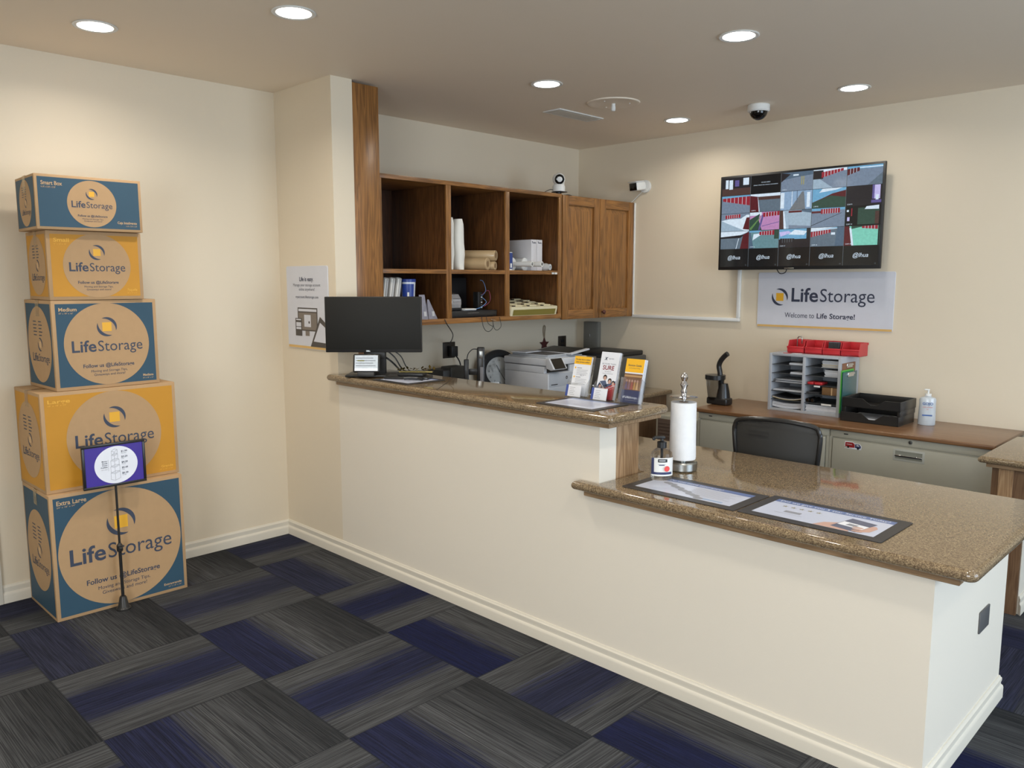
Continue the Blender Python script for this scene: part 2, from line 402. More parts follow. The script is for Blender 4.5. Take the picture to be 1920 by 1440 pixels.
# scuffs on the counter front are left to the paint
def slab(name, pts, z0, z1, trimpts, t0, label, cat, seam=None):
    o = thing(name, label, cat, (pts[0][0], pts[0][1], t0))
    sh = lambda P: [(x-pts[0][0], y-pts[0][1]) for x, y in P]
    b = MB(GRAN).prism(sh(pts), z0-t0, z1-t0, bev=.0165, seg=5)
    if seam:
        (a, c), (e, f) = seam; fr = F((a-pts[0][0], c-pts[0][1], z1-t0), (e-a, f-c, 0), (-(f-c), e-a, 0))
        b.fline(fr, [(0, 0), (math.hypot(e-a, f-c), 0)], .0035, DKW, .0004)
    b.build('stone_slab', o); MB(OAKPX).prism(sh(trimpts), 0, z0-t0, bev=.002, seg=1).build('wood_trim', o)
    return o
def rc(cx, cy, r, a0, a1, n=6): return [(cx+r*math.cos(math.radians(a0+(a1-a0)*k/n)), cy+r*math.sin(math.radians(a0+(a1-a0)*k/n))) for k in range(n+1)]
slab('raised_countertop', [(.57, -.055)]+rc(2.54, -.035, .02, -90, 0)+rc(2.535, .33, .025, 0, 90)+[(.604, .355), (.604, -.002), (.57, -.002)], 1.02, 1.056,
     [(.62, -.028), (2.532, -.028), (2.532, .33), (.62, .33)], 1.0, 'long narrow speckled brown granite top of the raised counter', 'countertop', ((1.20, .337), (1.50, -.038)))
slab('lower_countertop', [(2.365, -.055)]+rc(3.82, -.025, .03, -90, 0)+rc(3.82, .90, .03, 0, 90)+[(.62, .93), (.62, .276), (2.468, .276), (2.468, -.002), (2.365, -.002)], .73, .766,
     [(2.41, -.028), (3.80, -.028), (3.80, .9), (.66, .9), (.66, .29), (2.49, .29), (2.49, -.002), (2.41, -.002)], .708, 'wide speckled brown granite desk top one step below the raised counter', 'countertop')
slab('side_countertop', [(3.39, 1.705), (3.95, 1.705), (3.95, 2.40), (3.39, 2.40)], .72, .752,
     [(3.42, 1.735), (3.92, 1.735), (3.92, 2.38), (3.42, 2.38)], .70, 'granite top at the right edge, by the end of the file cabinets', 'countertop')

# recessed lamps
LENS = NT('lamp_lens'); LENS.set(Base_Color=(1, 1, 1, 1), Emission_Color=(1, .97, .92, 1), Emission_Strength=9.); LENS = LENS.m
def lamp_proto():
    t = thing('recessed_light', 'x', 'ceiling light', (0, 0, H))
    MB(WHITE).lathe([(.072, 0), (.088, -.001), (.090, -.004), (.086, -.0065), (.072, -.005), (.070, -.001)], n=40).build('trim_ring', t)
    MB(LENS).lathe([(0, -.0045), (.0705, -.0045)], n=40).build('lens', t)
    return t
LAB = ['lit round ceiling light at the far left, above the stack of moving boxes', 'lit round ceiling light near the top edge, second from the left', 'lit round ceiling light above the open oak cubbies',
       'large lit round ceiling light nearest the camera on the right', 'lit round ceiling light above the screen', 'lit round ceiling light beside the ceiling plate, farthest back']
LP = lamp_proto()
for i, (x, y) in enumerate(LAMPS):
    lab = LAB[i] if i < 6 else 'round ceiling light over the front of the room'
    if i == 0: LP.location = (x, y, H); LP['label'] = lab; LP['group'] = 'recessed ceiling lights'; o = LP
    else: o = dup(LP, (x, y, H), None, lab, 'recessed ceiling lights' if i < 6 else 'ceiling lights outside the frame')
    a = area('lamp', (x, y, H-.012), (0, 0, -1), .13, .13, LAMP_W[i], (1, .93, .82), 155, 'DISK')

# ================================================================ moving boxes
def moving_box(name, w, d, h, col, title, dims, spanish, loc, rz, label, rc_, tape=True, cu=.5):
    t = thing(name, label, 'box', loc, rz, 'stack of moving boxes')
    m = .016 if h > .3 else .012
    b = MB(KRAFT).box(-d, 0, 0, w, 0, h, bev=.0025, seg=2)
    ff = F((0, 0, 0), (0, 1, 0), (0, 0, 1)); fs = F((-d, 0, 0), (1, 0, 0), (0, 0, 1))
    b.build('carton', t)
    a = MB(col); ink = INKB
    a.frect(ff, m, w-m, m, h-m, col, .0006); cx, cy, R = w*cu, h*.5, rc_
    a.fell(ff, cx, cy, R, R, KRAFT, .0012, 72)
    a.flogo(ff, cx, cy+.42*R, R*.235, ink, LOGOY, .0018); a.fbrand(ff, cx, cy-.17*R, R*1.66, ink, .0018)
    a.ftext(ff, 'Follow us @LifeStorage', cx, cy-.56*R, R*.125, ink, bold=True, d=.0018)
    a.ftext(ff, 'Moving and Storage Tips,', cx, cy-.68*R, R*.085, ink, d=.0018); a.ftext(ff, 'Giveaways and more!', cx, cy-.77*R, R*.085, ink, d=.0018)
    faint = KRAFTL if col is BOXBLUE else plain('faint_print', (226, 172, 62), .6)
    ts = .030 if h > .5 else .024
    a.ftext(ff, title, m+.014, h-m-.034, ts, faint, 'l', True, d=.0014, w=w*(.11+.009*len(title))); a.ftext(ff, dims, m+.014, h-m-.047, .010, faint, 'l', d=.0014, w=w*.13)
    a.ftext(ff, spanish, w-m-.014, m+.024, .016, faint, 'r', True, d=.0014, w=w*(.04+.0095*len(spanish))); a.ftext(ff, dims, w-m-.014, m+.012, .008, faint, 'r', d=.0014, w=w*.11)
    a.build('front_print', t)
    a = MB(col); a.frect(fs, m, d-m, m, h-m, col, .0006)
    R = min(d, h)*.43; rv = min(R*1.12, h*.47) if d <= h else R
    a.fell(fs, d/2, h*.5, R, rv, KRAFT, .0012, 60)
    a.flogo(fs, d/2+.01, h*.5, R*.2, ink, KRAFTL, .0018); a.fbrand(fs, d/2+.01, h*.5-R*.5, R*1.45, ink, .0018)
    for k in range(5): a.frect(fs, d/2-R*.45, d/2-R*(.18-.04*(k % 2)), h*.5+R*(.66-.1*k), h*.5+R*(.69-.1*k), ink, .0018); a.frect(fs, d/2+R*.02, d/2+R*(.26+.06*(k % 2)), h*.5+R*(.66-.1*k), h*.5+R*(.69-.1*k), ink, .0018)
    a.build('side_print', t)
    if tape:
        MB(clear('tape', (.95, .88, .74), .25, alpha=.6)).box(-d/2-.024, -d/2+.024, -.0016, w*.999, h+.0002, h+.0012).box(-d/2-.024, -d/2+.024, -.0022, -.0018, h-.075, h+.001).build('tape', t)
    return t
def ang(a, b): return math.atan2(-(b[0]-a[0]), b[1]-a[1])
moving_box('moving_box', .611, .41, .600, BOXBLUE, 'Extra Large', '24" x 18" x 24"', 'Extragrande', (.441, -1.452, 0), .003, 'extra large blue and brown cardboard box on the floor, bottom of the stack', .284)
moving_box('moving_box', .615, .378, .467, BOXYEL, 'Large', '18" x 18" x 24"', 'Grande', (.405, -1.448, .601), .019, 'large yellow cardboard box directly on the bottom box, behind the price sign', .218, cu=.515)
moving_box('moving_box', .472, .372, .416, BOXBLUE, 'Medium', '18" x 18" x 16"', 'Mediana', (.392, -1.371, 1.0695), .029, 'medium blue cardboard box in the middle of the stack', .193, cu=.5)
moving_box('moving_box', .412, .322, .314, BOXYEL, 'Small', '16" x 12" x 12"', 'Pequeña', (.390, -1.371, 1.487), -.014, 'small yellow cardboard box, second from the top of the stack', .147, cu=.51)
moving_box('moving_box', .448, .325, .240, BOXBLUE, 'Smart Box', '16 3/8" x 12 5/8" x 12 5/8"', 'Caja Inteligente', (.432, -1.413, 1.8025), -.03, 'flat blue cardboard box on the very top of the stack', .104, cu=.515)

# price sign on a stick
t = thing('price_sign', 'purple framed price sign on a thin black stand before the box stack', 'sign', (.492, -1.177, 0))
MB(BLK2).lathe([(.034, 0), (.034, .006), (.024, .018), (.016, .06), (.012, .066), (0, .067)]).build('foot', t)
b = MB(BLK2).rod((0, 0, .06), (0, 0, .30), .0075).rod((0, 0, .30), (0, 0, .618), .0055)
b.lathe([(.0075, .285), (.014, .292), (.014, .318), (.006, .33)], n=16).box(-.02, .02, -.008, .008, .300, .312, bev=.002); b.build('pole', t)
PURP = plain('sign_purple', (66, 46, 150), .35)
fx = F((.006, -.142, .612), (0, 1, 0), (0, 0, 1)); W_, H_ = .283, .207
fr = MB(BLK2)
fr.box(-.006, .004, -.142, -.142+W_, .612, .612+H_, bev=.002)
for a_, b_, c_, d_ in ((0, W_, 0, .012), (0, W_, H_-.012, H_), (0, .012, .012, H_-.012), (W_-.012, W_, .012, H_-.012)): fr.box(.004, .0095, -.142+a_, -.142+b_, .612+c_, .612+d_, bev=.0015)
fr.build('frame', t)
s = MB(PURP); s.frect(fx, .012, W_-.012, .012, H_-.012, PURP, 0)
s.fell(fx, W_*.525, H_*.49, .097, .089, plain('sign_white', (238, 240, 248), .5), .0006, 64)
cxx = W_*.50; z0 = .030; szs = [(.046, .036), (.044, .030), (.040, .029), (.030, .026), (.028, .020)]
zz = .028
for ww, hh in szs:                     # line drawing of the five boxes
    a_, b_ = ww*.42, ww*.5
    P_ = [(cxx-a_, zz+hh), (cxx, zz+hh-.006), (cxx+b_, zz+hh+.004)]
    s.fline(fx, [(cxx-a_, zz+.005), (cxx-a_, zz+hh)], .0009, INKG); s.fline(fx, [(cxx-a_, zz+.005), (cxx, zz-.001), (cxx+b_, zz+.008)], .0009, INKG)
    s.fline(fx, P_, .0009, INKG); s.fline(fx, [(cxx, zz-.001), (cxx, zz+hh-.006)], .0009, INKG); s.fline(fx, [(cxx+b_, zz+.008), P_[2]], .0009, INKG); s.fline(fx, [P_[0], (cxx-a_+b_, zz+hh+.009), P_[2]], .0009, INKG)
    zz += hh
for k, (p_, q_) in enumerate((('$1.99', 'Smart Box'), ('$3.29', 'Small'), ('$4.39', 'Medium'), ('$5.49', 'Large'), ('$6.39', 'X-Large'))):
    s.ftext(fx, p_, W_*.61, .158-k*.0262, .0125, INK, 'l', True); s.ftext(fx, q_, W_*.612, .151-k*.0262, .0055, INKG, 'l')
for k, q_ in enumerate(('Moving', 'Bundle', 'Pricing', 'Available')): s.ftext(fx, q_, W_*.385, .121-k*.0095, .0085, INK, 'r', True)
s.ftext(fx, 'ask for details', W_*.385, .083, .005, INKG, 'r'); s.fline(fx, [(W_*.40, .075), (W_*.40, .13)], .0008, INKG)
s.build('price_sheet', t)

# ================================================================ ceiling fittings
PANELG = plain('vent_grey', (120, 114, 104), .6)
t = thing('ceiling_vent', 'rectangular metal air vent in the ceiling', 'vent', (.85, 1.72, H))
b = MB(WHITE)
for a_ in ((-.075, .075, -.225, -.205), (-.075, .075, .205, .225), (-.075, -.058, -.205, .205), (.058, .075, -.205, .205)): b.box(a_[0], a_[1], a_[2], a_[3], -.007, 0, bev=.002)
b.build('frame', t)
b = MB(CEIL)
for k in range(9): b.add([(-.058+k*.0132, -.205, -.001), (-.058+k*.0132, .205, -.001), (-.050+k*.0132, .205, -.010), (-.050+k*.0132, -.205, -.010)], [(0, 1, 2, 3)])
b.box(-.058, .058, -.205, .205, -.0005, 0, PANELG); b.build('louvres', t)
t = thing('ceiling_plate', 'round blank ceiling cover plate with a small socket at its centre', 'ceiling plate', (1.26, 1.615, H))
MB(CEIL).lathe([(0, -.006), (.14, -.006), (.155, -.008), (.162, -.006), (.165, 0)], n=56).build('disc', t)
MB(WHITE).lathe([(.012, -.006), (.012, -.022), (.014, -.022), (.014, -.045), (.009, -.050), (0, -.050)], n=18).build('socket', t)
for q in range(3): MB(WHITE).cyl(.004, -.009, -.005, c=(.1*math.cos(q*2.1+.6), .1*math.sin(q*2.1+.6), 0), n=10).build('screw', t)
t = thing('dome_camera', 'white and smoked dome security camera on the ceiling', 'camera', (1.875, 2.30, H))
MB(WHITE).lathe([(.064, 0), (.068, -.004), (.068, -.036), (.062, -.044), (.05, -.044)], n=40).build('housing', t)
MB(BLKG).lathe([(.054, -.044)]+[(.054*math.cos(math.radians(a)), -.044-.05*math.sin(math.radians(a))) for a in range(10, 91, 10)], n=36).build('dome', t, None or (0, 0, 0))
t = thing('bullet_camera', 'white bullet security camera on the rear wall beside the tall oak doors', 'camera', (.64, 2.854, 2.31))
b = MB(WHITE).rod((0, 0, 0), (0, -.022, 0), .048, n=32).rod((0, -.02, 0), (-.01, -.05, 0), .018).build('mount', t)
T_ = Matrix.Translation((-.02, -.065, -.002)) @ Matrix.Rotation(math.radians(-12), 4, 'Z') @ Matrix.Rotation(math.radians(8), 4, 'X')
b = MB(WHITE); b.T = T_; b.box(-.055, .035, -.055, .045, -.032, .036, bev=.016, seg=4).box(-.058, .038, -.065, .02, .034, .041, bev=.003); b.build('housing', t)
b = MB(BLKG); b.T = T_; b.box(-.050, .030, -.0575, -.054, -.028, .028, bev=.0016)
b.rod((-.01, -.0575, 0), (-.01, -.0595, 0), .014, BLK2, n=20); b.build('lens_window', t)
MB(WHITE).tube([(-.03, -.012, -.04), (-.07, -.02, -.075), (-.10, -.03, -.105), (-.115, -.035, -.118)], .0025).build('cable', t)

# cable raceway along the rear wall
mb = MB(WHITE).box(.54, 1.497, 2.832, 2.854, 1.278, 1.303, bev=.004).box(1.472, 1.497, 2.832, 2.854, 1.303, 1.66, bev=.004)
solo(mb, 'cable_raceway', 'white L shaped cable cover on the rear wall below the screen', 'cable cover')
solo(MB(WHITE).box(.534, .546, 2.842, 2.854, 1.303, 2.19, bev=.002), 'cable_raceway', 'thin upright white cable strip beside the oak doors', 'cable cover')

# ================================================================ upper oak cabinets
ZB, ZT, ZS = 1.30, 2.195, 1.632
t = thing('open_cabinet', 'oak wall cabinet with six open cubbies holding office supplies', 'cabinet', (0, 0, 0))
DK = oak('oak_shaded_inside', 'z', (80, 48, 26), (46, 26, 14), .42)  # oak with the shade inside the cubbies put into its colour
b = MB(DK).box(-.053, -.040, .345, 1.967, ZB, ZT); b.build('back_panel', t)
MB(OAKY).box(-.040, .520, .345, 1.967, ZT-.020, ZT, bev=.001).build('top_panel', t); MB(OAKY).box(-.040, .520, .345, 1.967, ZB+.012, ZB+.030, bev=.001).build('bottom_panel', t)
for y in (.345, .876, 1.401, 1.947): MB(oak('oak_side_shaded', 'z', (112, 72, 38), (66, 40, 20), .4)).box(-.040, .520, y, y+.02, ZB+.030, ZT-.020, bev=.001).build('divider', t)  # dividers in oak darkened to carry the cubby shade as well
for y0, y1 in ((.365, .876), (.896, 1.401), (1.421, 1.947)): MB(OAKY).box(-.040, .518, y0, y1, ZS-.010, ZS+.010, bev=.001).build('shelf', t)
b = MB(OAKY)
for y0, y1 in ((.372, .866), (.906, 1.391), (1.431, 1.935)): b.box(.518, .534, y0, y1, ZS-.014, ZS+.013, bev=.0012)
b.box(.520, .536, .345, 1.967, ZT-.026, ZT, bev=.0015).box(.520, .536, .345, 1.967, ZB, ZB+.034, bev=.0015)
for y0, y1 in ((.345, .372), (.866, .906), (1.391, 1.431), (1.935, 1.967)): b.box(.520, .535, y0, y1, ZB+.034, ZT-.026, OAKZ, bev=.0012)
b.build('face_frame', t)

t = thing('door_cabinet', 'oak wall cabinet with two closed panel doors next to the cubbies', 'cabinet', (0, 0, 0))
MB(OAKZ).box(-.053, .513, 1.975, 2.850, ZB-.004, ZT-.002, bev=.001).build('carcass', t)
def pdoor(y0, y1, knob, par):
    z0, z1 = ZB-.012, ZT-.004; x0, x1 = .513, .533; r = .068
    d = MB(OAKZ).box(x0, x1, y0, y0+r, z0, z1, bev=.003).box(x0, x1, y1-r, y1, z0, z1, bev=.003)
    d.box(x0, x1, y0+r, y1-r, z1-r, z1, OAKY, bev=.003).box(x0, x1, y0+r, y1-r, z0, z0+r, OAKY, bev=.003).box(x0, x0+.004, y0+r, y1-r, z0+r, z1-r)
    a, e = y0+r+.004, y1-r-.004; c, f = z0+r+.004, z1-r-.004; g = .036
    V = [(x0+.0045, a, c), (x0+.0045, e, c), (x0+.0045, e, f), (x0+.0045, a, f), (x1-.002, a+g, c+g), (x1-.002, e-g, c+g), (x1-.002, e-g, f-g), (x1-.002, a+g, f-g)]
    d.add(V, [(0, 1, 5, 4), (1, 2, 6, 5), (2, 3, 7, 6), (3, 0, 4, 7), (4, 5, 6, 7)])
    o = d.build('door', par)
    if knob: MB(plain('knob_dark', (86, 48, 38), .3)).lathe([(.006, 0), (.006, .012), (.016, .018), (.017, .026), (.010, .033), (0, .034)], n=20, c=(x1, knob, z0+.045), M=Matrix.Rotation(PI/2, 4, 'Y')).build('knob', o)
pdoor(1.982, 2.412, 0, t); pdoor(2.416, 2.847, 2.452, t)

# ---------------------------------------------------------------- things in the cubbies
FL = ZB+.0305; UL = ZS+.0105      # lower and upper cubby floors
FOAM = plain('white_foam', (226, 224, 216), .8, bump=.3)
def pad(y, w, h, ti, lab):
    b = MB(FOAM); n = 10; prof = []
    for k in range(n+1):
        q = k/n; sw = w*(.30+.20*math.sin(PI*min(1, max(0, q)))**.45); prof.append((sw, q*h))
    vs = []; fs = []; m = 20
    for r_, z in prof:
        for k in range(m):
            a = 2*PI*k/m; c_, s_ = math.cos(a), math.sin(a)
            vs.append((.085*abs(c_)**.4*(1 if c_ > 0 else -1)*(1-.04*math.sin(z*40)), r_*abs(s_)**.7*(1 if s_ > 0 else -1)+.001*math.sin(z*60+a*3), z))
    for j in range(n):
        for k in range(m): a = j*m+k; c2 = j*m+(k+1) % m; fs.append((a, c2, c2+m, a+m))
    fs += [tuple(range(m))[::-1], tuple(n*m+k for k in range(m))]; b.add(vs, fs)
    return solo(b, 'foam_pouch_pack', lab, 'packing foam', (.395, y, UL), 0, 'white foam packs in the middle upper cubby', (math.radians(ti), 0, 0))
pad(.962, .062, .335, 0, 'upright white foam pack nearest the left divider in the middle cubby'); pad(1.052, .076, .330, 2., 'thicker upright white foam pack in the middle cubby, beside the brown rolls')
TAN = plain('brown_wrap', (186, 160, 122), .35, coat=.5, bump=.25); TAND = plain('brown_wrap_core', (140, 112, 80), .8)
def roll(a, b_, r, lab):
    a = Vector(a); b_ = Vector(b_); d = b_-a; q = d.to_track_quat('Z', 'Y').to_euler(); L = d.length
    m = MB(TAN).lathe([(r*.45, 0), (r, .001), (r*.98, L*.3), (r*1.01, L*.6), (r, L-.004), (r*.93, L), (r*.5, L), (r*.42, L-.02), (r*.42, L-.03), (0, L-.03)], n=28)
    m.lathe([(r*.42, L-.001), (r*.40, L-.03)], TAND, n=20)
    return solo(m, 'wrapping_paper_roll', lab, 'paper roll', tuple(a), 0, 'brown wrap rolls in the middle upper cubby', tuple(q))
roll((.16, 1.125, UL+.043), (.498, 1.262, UL+.043), .042, 'fat brown wrap roll in front, next to the white foam packs')
roll((.17, 1.215, UL+.032), (.49, 1.338, UL+.032), .030, 'thin brown wrap roll lying lowest, right in the middle cubby')
roll((.15, 1.19, UL+.106), (.49, 1.345, UL+.100), .036, 'brown wrap roll lying on top of the other two')

BLUEC = plain('blue_carton', (42, 66, 132), .45)
b = MB(BLUEC).box(-.03, .03, -.026, .026, 0, .122, bev=.002).box(-.028, .028, -.024, .024, .122, .126, WHITE)
fr = F((.03, -.026, 0), (0, 1, 0), (0, 0, 1)); b.frect(fr, .004, .048, .003, .012, WHITE).frect(fr, .028, .044, .02, .05, WHITE)
solo(b, 'tape_carton', 'narrow blue and white carton at the left of the right upper cubby', 'carton', (.478, 1.462, UL))
solo(MB(WHITE).box(-.008, .008, -.011, .011, 0, .232, bev=.002), 'paint_stick', 'tall thin white stick standing behind the blue carton', 'stick', (.435, 1.452, UL))
BIND = plain('white_binder', (212, 210, 212), .45)
def binder(y, lab):
    o = thing('file_box', lab, 'file box', (.25, y, UL), 0, 'white file boxes in the right upper cubby')
    MB(BIND).box(-.12, .22, 0, .056, 0, .222, bev=.0025).build('case', o)
    fr = F((.22, 0, 0), (0, 1, 0), (0, 0, 1)); s_ = MB(INK)
    s_.fell(fr, .012, .207, .0035, .0035, INK); s_.ftext(fr, 'bubble', .030, .196, .013, INK, bold=True, w=.034); s_.frect(fr, .012, .016, .197, .203, INK); s_.build('label', o)
binder(1.715, 'white file box with dark lettering, left of the pair'); binder(1.775, 'white file box with dark lettering, right of the pair')
FILM = plain('stretch_film', (204, 206, 205), .18, coat=.6)
def film(y, z, x0, x1, lab, L2):
    o = thing('stretch_wrap_roll', lab, 'stretch wrap', (x0, y, z), 0, 'stretch wrap rolls in the right upper cubby', rot=(0, math.radians(90), math.radians(12)))
    MB(FILM).lathe([(.018, 0), (.044, .001), (.044, .10), (.018, .101)], n=28).build('film', o)
    MB(WHITE).lathe([(.018, .10), (.046, .10), (.046, .108), (.018, .112), (.016, .14), (.019, L2-.02), (.019, L2), (.012, L2)], n=24).lathe([(.012, L2), (.012, L2-.03), (0, L2-.03)], DKW, n=20).build('handle', o)
film(1.570, UL+.047, .30, .3, 'clear stretch wrap roll with a white handle, in front of the file boxes', .27)
film(1.664, UL+.047, .33, .3, 'second stretch wrap roll with a white handle, half hidden by the first', .25)
o = solo(MB(FILM).lathe([(0, 0), (.028, 0), (.028, .07), (.022, .085), (.022, .10), (.010, .10), (.010, .09), (0, .09)], n=22), 'small_wrap_roll', 'short clear plastic wrapped roll by the right side of the cubby', 'plastic roll', (.40, 1.868, UL+.029), 0, None, (0, math.radians(90), math.radians(10)))
for k, lab in ((0, 'small white shelf tag, left of the two on the shelf edge'), (1, 'small white shelf tag, right of the two on the shelf edge')):
    solo(MB(WHITE).box(0, .003, 0, .026, 0, .013, bev=.0008), 'shelf_tag', lab, 'tag', (.5345, 1.862+k*.031, 1.620), 0, 'tags on the shelf edge')
# lower left: mattress cover packs, tubs, plastic pouches
PLAS = plain('packed_plastic', (176, 174, 170), .2, coat=.8, bump=.5)
for k in range(3):
    b = MB(PLAS); b.T = Matrix.Rotation(math.radians(-9), 4, 'X')
    b.box(-.20, 0, 0, .040, 0, .27, bev=.010, seg=3).box(.0005, .0012, .006, .014, .02, .26, WHITE).box(.0005, .0012, .022, .028, .01, .25, PAPER2)
    solo(b, 'cover_pack', ['clear packed plastic cover standing at the far left of the lower cubby', 'clear packed plastic cover in the middle of three', 'clear packed plastic cover next to the blue lidded tub'][k], 'plastic pack', (.49, .372+k*.048, FL), 0, 'packed covers in the lower left cubby')
TUBW = plain('tub_white', (206, 212, 222), .35); TUBB = plain('tub_blue', (36, 62, 140), .35)
def tub(z, x, y, lab):
    o = thing('wipes_tub', lab, 'tub', (x, y, z), 0, 'blue and white tubs in the lower left cubby')
    MB(TUBW).lathe([(0, 0), (.040, 0), (.046, .112), (.044, .113)], n=30).build('tub', o)
    MB(TUBB).lathe([(.048, .108), (.049, .124), (.045, .127), (0, .127)], n=30).build('lid', o)
    b = MB(TUBB); vs = []; n = 12
    for k in range(n+1):
        a = math.radians(-95+k*9.0)
        for z_, r_ in ((.012, .0414), (.096, .0452)): vs.append(((r_+.0006)*math.cos(a), (r_+.0006)*math.sin(a), z_))
    b.add(vs, [(2*k, 2*k+2, 2*k+3, 2*k+1) for k in range(n)])
    vs = []
    for k in range(4):
        a = math.radians(-45+k*5)
        for z_ in (.02, .045): vs.append((.0435*math.cos(a)+.0008, .0435*math.sin(a)-.0008, z_))
    b.add(vs, [(2*k, 2*k+2, 2*k+3, 2*k+1) for k in range(3)], WHITE); b.build('wrap_label', o)
tub(FL, .475, .625, 'white tub with a blue lid, the lower of two stacked tubs'); tub(FL+.128, .462, .612, 'blue lidded tub with a blue label, stacked on the other tub')
POUCH = veil('plastic_pouch', (176, 176, 192), .55)
for k, (y0, w0, hh, ln) in enumerate(((.685, .062, .155, .012), (.752, .072, .125, .055))):
    b = MB(POUCH); b.add([(0, 0, 0), (0, w0, 0), (-.02, w0-ln, hh), (-.02, .004, hh), (-.05, 0, 0), (-.05, w0, 0)], [(0, 1, 2, 3), (5, 4, 3, 2), (1, 5, 2), (4, 0, 3), (0, 4, 5, 1)])
    b.frect(F((0.0003, 0, 0), (0, 1, 0), (-.02, 0, hh)), .03, .05, .02, .05, PAPER2)
    solo(b, 'plastic_pouch', ['clear plastic pouch leaning by the tubs', 'triangular clear plastic pouch leaning outward, farther from the tubs'][k], 'pouch', (.49, y0, FL+.001), 0, 'plastic pouches in the lower left cubby')
# lower middle: recorder, tape dispenser, router
t = thing('video_recorder', 'flat black video recorder box in the lower middle cubby', 'video recorder', (.50, .912, FL))
MB(BLK).box(-.30, 0, 0, .43, .004, .046, bev=.003).box(-.30, -.02, .02, .41, 0, .004).build('case', t)
MB(BLK2).box(0, .003, .004, .426, .010, .040, bev=.001).box(.003, .0045, .16, .26, .031, .033, STEEL).build('front_panel', t)
t = thing('label_printer', 'silver and black small printer on the video recorder', 'printer', (.46, .93, FL+.047))
MB(BLK).lathe([(0, 0), (.048, 0), (.048, .10), (0, .10)], n=24, c=(-.05, .03, .05), M=Matrix.Rotation(-PI/2, 4, 'X')).box(-.10, 0, .03, .13, 0, .03, bev=.006).build('body', t)
SILV = plain('silver_cover', (190, 192, 196), .25, .6)
b = MB(SILV); P_ = [(-.105, .09), (-.085, .118), (-.02, .108), (.004, .078), (.006, .045), (-.002, .012), (-.012, .012), (-.10, .03)]
b.prism(P_, 0, .082, bev=.002, M=Matrix(((1, 0, 0, 0), (0, 0, 1, .036), (0, 1, 0, 0), (0, 0, 0, 1)))); b.build('cover', t)
MB(DKW).box(.0065, .0075, .045, .112, .078, .081).box(.0065, .0078, .045, .112, .058, .060).build('slot', t)
solo(MB(PAPER2).box(-.08, .02, 0, .11, 0, .004).box(-.07, .03, .005, .105, .0042, .012, WHITE, bev=.002), 'paper_pad', 'small white pad beside the silver printer on the recorder', 'notepad', (.455, 1.062, FL+.0475))
t = thing('computer_tower', 'black computer box standing at the back of the lower middle cubby', 'computer', (.16, 1.0, FL))
MB(BLK).box(-.18, .035, 0, .34, 0, .265, bev=.004).build('case', t)
MB(STEEL).box(.035, .038, .19, .208, .10, .16, bev=.001).build('badge', t)
t = thing('network_switch', 'dark upright network box with cables in the lower middle cubby', 'router', (.40, 1.26, FL+.047))
MB(BLK2).box(-.05, 0, 0, .045, 0, .12, bev=.003).build('case', t)
b = MB(WHITE)
for k in range(6): b.box(0, .002, .028, .038, .012+k*.017, .020+k*.017, STEEL if k % 2 else WHITE)
b.build('ports', t)
CBL = plain('cable_blue', (96, 132, 178), .4); CRD = plain('cable_red', (140, 60, 84), .4)
MB(CBL).tube([(.01, .033, .08), (.05, .03, .05), (.06, -.04, .015), (.05, -.10, .004)], .0028).tube([(.0, .03, .09), (.04, .035, .13), (.02, .03, .19), (.0, .02, .2)], .0022).build('blue_cable', t)
MB(CRD).tube([(.0, .033, .10), (.03, .07, .13), (.03, .085, .06), (.01, .045, .02)], .0022).build('red_cable', t)
# lower right: old switchboard style box
t = thing('key_console', 'cream desktop console with rows of keys in the lower right cubby', 'console', (.536, 1.436, FL))
P_ = [(-.38, 0), (0, 0), (.012, .045), (.012, .062), (-.38, .108)]
MB(CREAMP).prism(P_, 0, .475, bev=.003, M=Matrix(((1, 0, 0, 0), (0, 0, 1, 0), (0, 1, 0, 0), (0, 0, 0, 1)))).build('case', t)
b = MB(plain('olive_panel', (128, 116, 52), .4)).add([(.0022, .02, .003), (.0022, .455, .003), (.0132, .455, .043), (.0132, .02, .043)], [(0, 1, 2, 3)]); b.build('front_panel', t)
fr = F((.012, 0, .062), (0, 1, 0), (-.392, 0, .046)); b = MB(CREAMP)
for r_ in range(5):
    for c_ in range(3):
        u0 = .04+c_*.145+(r_ % 2)*.02; v0 = .02+r_*.075
        b = MB(CREAMP); b.T = Matrix((( *(fr.y), ), (*(fr.x),), (*(fr.n),))).transposed().to_4x4(); b.T.translation = fr.o
        b.box(v0, v0+.024, u0+.02, u0+.09, .0005, .009, CREAMP, bev=.002).box(v0+.002, v0+.018, u0+.001, u0+.0205, .0005, .005, BLK); b.build('key', t)
solo(MB(BLK2).box(-.05, 0, 0, .11, 0, .17, bev=.006), 'small_speaker', 'small dark box standing behind the cream console', 'speaker', (.10, 1.50, FL))
